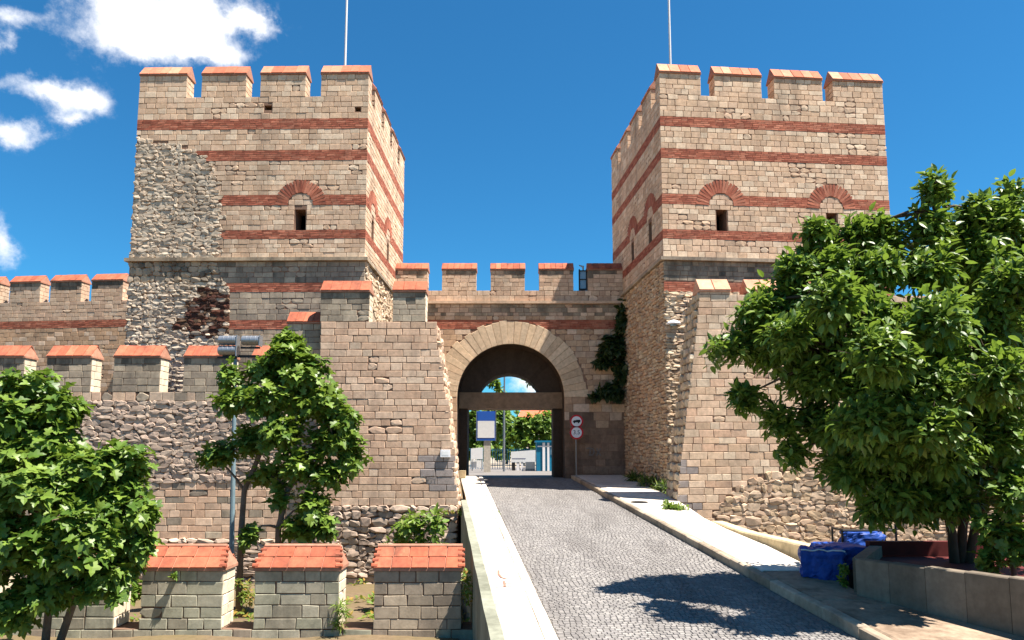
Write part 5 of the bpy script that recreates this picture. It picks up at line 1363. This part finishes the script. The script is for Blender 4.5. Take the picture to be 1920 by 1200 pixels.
def billboard(name, label, xa, ya, xb, yb, Y, tilt=0.0, line=True, mat='panel', cat='banner'):
    a, b = at(xa, ya, Y), at(xb, yb, Y); root = thing(name, label, cat, ((a.x+b.x)/2, Y, -1.19))
    m = MB(); dz = tilt
    m.add([(a.x, Y, b.z), (b.x, Y, b.z), (b.x, Y, a.z+dz), (a.x, Y, a.z), (a.x, Y+.05, b.z), (b.x, Y+.05, b.z), (b.x, Y+.05, a.z+dz), (a.x, Y+.05, a.z)], [[0, 1, 2, 3], [1, 5, 6, 2], [5, 4, 7, 6], [4, 0, 3, 7], [3, 2, 6, 7], [0, 4, 5, 1]], M[mat]); m.build('sheet', root)
    if line:
        zz = b.z+(a.z-b.z)*.35; m = MB(); m.box((a.x+.08, Y-.006, zz), (a.x+(b.x-a.x)*.6, Y-.002, zz+.06), M['greytext']); m.build('printed_line', root)
    for x in (a.x+.05, b.x-.08):
        m = MB(); m.box((x, Y+.05, -1.19), (x+.05, Y+.1, b.z+.1), M['steel']); m.build('post', root)
billboard('banner', 'wide white banner fixed up beside the teal kiosk', 958, 847, 1004, 868, 50, .12)
billboard('banner', 'upper white sheet behind the notice board post', 883, 841, 905, 861, 48, .08, False)
billboard('banner', 'lower white sheet behind the notice board post', 883.5, 863, 905, 877, 48.2, 0, False)
billboard('utility_box', 'grey metal box standing under the white banner', 985, 866, 1003, 884, 49, 0, False, 'steel', 'box')
for k, (x, w, lab) in enumerate(((963, 6, 'dark narrow bin under the white banner'), (971, 5, 'white upright panel under the white banner'), (979, 4, 'second white upright panel under the white banner'))):
    Y = 48.6+k*.1; c = at(x, 880, Y); m = MB(); hw = w*Y/F/2
    root = thing('upright_panel' if k else 'litter_bin', lab, 'panel' if k else 'bin', (c.x, Y, -1.19))
    m.box((c.x-hw, Y, -1.19), (c.x+hw, Y+.25, -1.19+.55), M['white'] if k else M['darkmetal']); m.build('body', root)
    m = MB(); m.box((c.x-hw-.01, Y-.01, -1.19+.55), (c.x+hw+.01, Y+.26, -1.19+.6), M['steel']); m.build('lid', root)
def lamp_post():
    Y = 46.0; c = at(945, 880, Y); root = thing('lamp_post', 'thin grey lamp post beyond the arch rising past the lintel', 'lamp post', (c.x, Y, -1.19))
    m = MB(); m.tube([(c.x, Y, -1.2), (c.x, Y, 2.5), (c.x+.05, Y, 7.5)], [.075, .06, .045], M['steel'], 8); m.build('post', root)
    m = MB(); m.tube([(c.x+.05, Y, 7.45), (c.x+.5, Y, 7.7), (c.x+1.1, Y, 7.75)], [.03, .03, .07], M['steel'], 8); m.build('lamp_arm', root)
lamp_post()
def far_fence():
    Y = 53.0; x0, x1 = at(860, 850, Y).x, at(1060, 850, Y).x; root = thing('fence', 'dark teal metal fence in front of the trees beyond the gate', 'fence', ((x0+x1)/2, Y, -1.19))
    n = 44
    for i in range(n+1):
        x = x0+(x1-x0)*i/n; m = MB(); m.box((x-.02, Y, -1.19), (x+.02, Y+.03, .35), M['teal']); m.build('bar', root)
    for z_ in (-.9, .2):
        m = MB(); m.box((x0, Y+.031, z_), (x1, Y+.06, z_+.05), M['teal']); m.build('rail', root)
far_fence()
def far_house():
    Y = 95.0; a = at(975, 800, Y); root = thing('house', 'plastered house with red tiled roof glimpsed above the trees beyond the gate', 'house', (a.x+3, Y+4, -1.19))
    x0, x1 = a.x, a.x+6.0; zt = at(990, 783, Y).z; zr_ = at(990, 770, Y).z
    m = MB(); m.box((x0, Y, -1.19), (x1, Y+8, zt), M['housewall']); m.build('wall', root)
    m = MB(); m.add([(x0-.3, Y-.3, zt), (x1+.3, Y-.3, zt), (x1+.3, Y+8.3, zt), (x0-.3, Y+8.3, zt), (x0+.5, Y+4, zr_+1.2), (x1-.5, Y+4, zr_+1.2)], [[0, 1, 5, 4], [1, 2, 5], [2, 3, 4, 5], [3, 0, 4], [0, 3, 2, 1]], M['houseroof']); m.build('roof', root)
    for k in range(3):
        m = MB(); xx = x0+.8+k*1.8; m.box((xx, Y-.03, zt-1.9), (xx+.8, Y+.02, zt-.7), M['glass']); m.build('window', root)
far_house()

# low weeds on the moat floor
def ground_cover():
    r = random.Random(77); tw = []
    for _ in range(900):
        x = r.uniform(-11, .0); y = r.uniform(15.6, 23.6)
        if x > rl(y)-PL(y)-.3 or mnoise.noise(Vector((x*.6, y*.6, 1))) < -.12: continue
        tw.append((Vector((x, y, left_ground(x, y)+r.uniform(.02, .16))), Vector((r.uniform(-.5, .5), r.uniform(-.5, .5), 1))))
    root = link(bpy.data.objects.new('ground_cover', None)); root.location = (-5, 19, -3.9)
    tag(root, 'dry low weeds scattered over the moat floor behind the low wall', 'weeds', kind='stuff')
    scatter(root, [M['weed'], M['dry']], 'ash', .16, tw, r, nsingle=0, per=(4, 7), droop=.1, rest='foliage')
ground_cover()
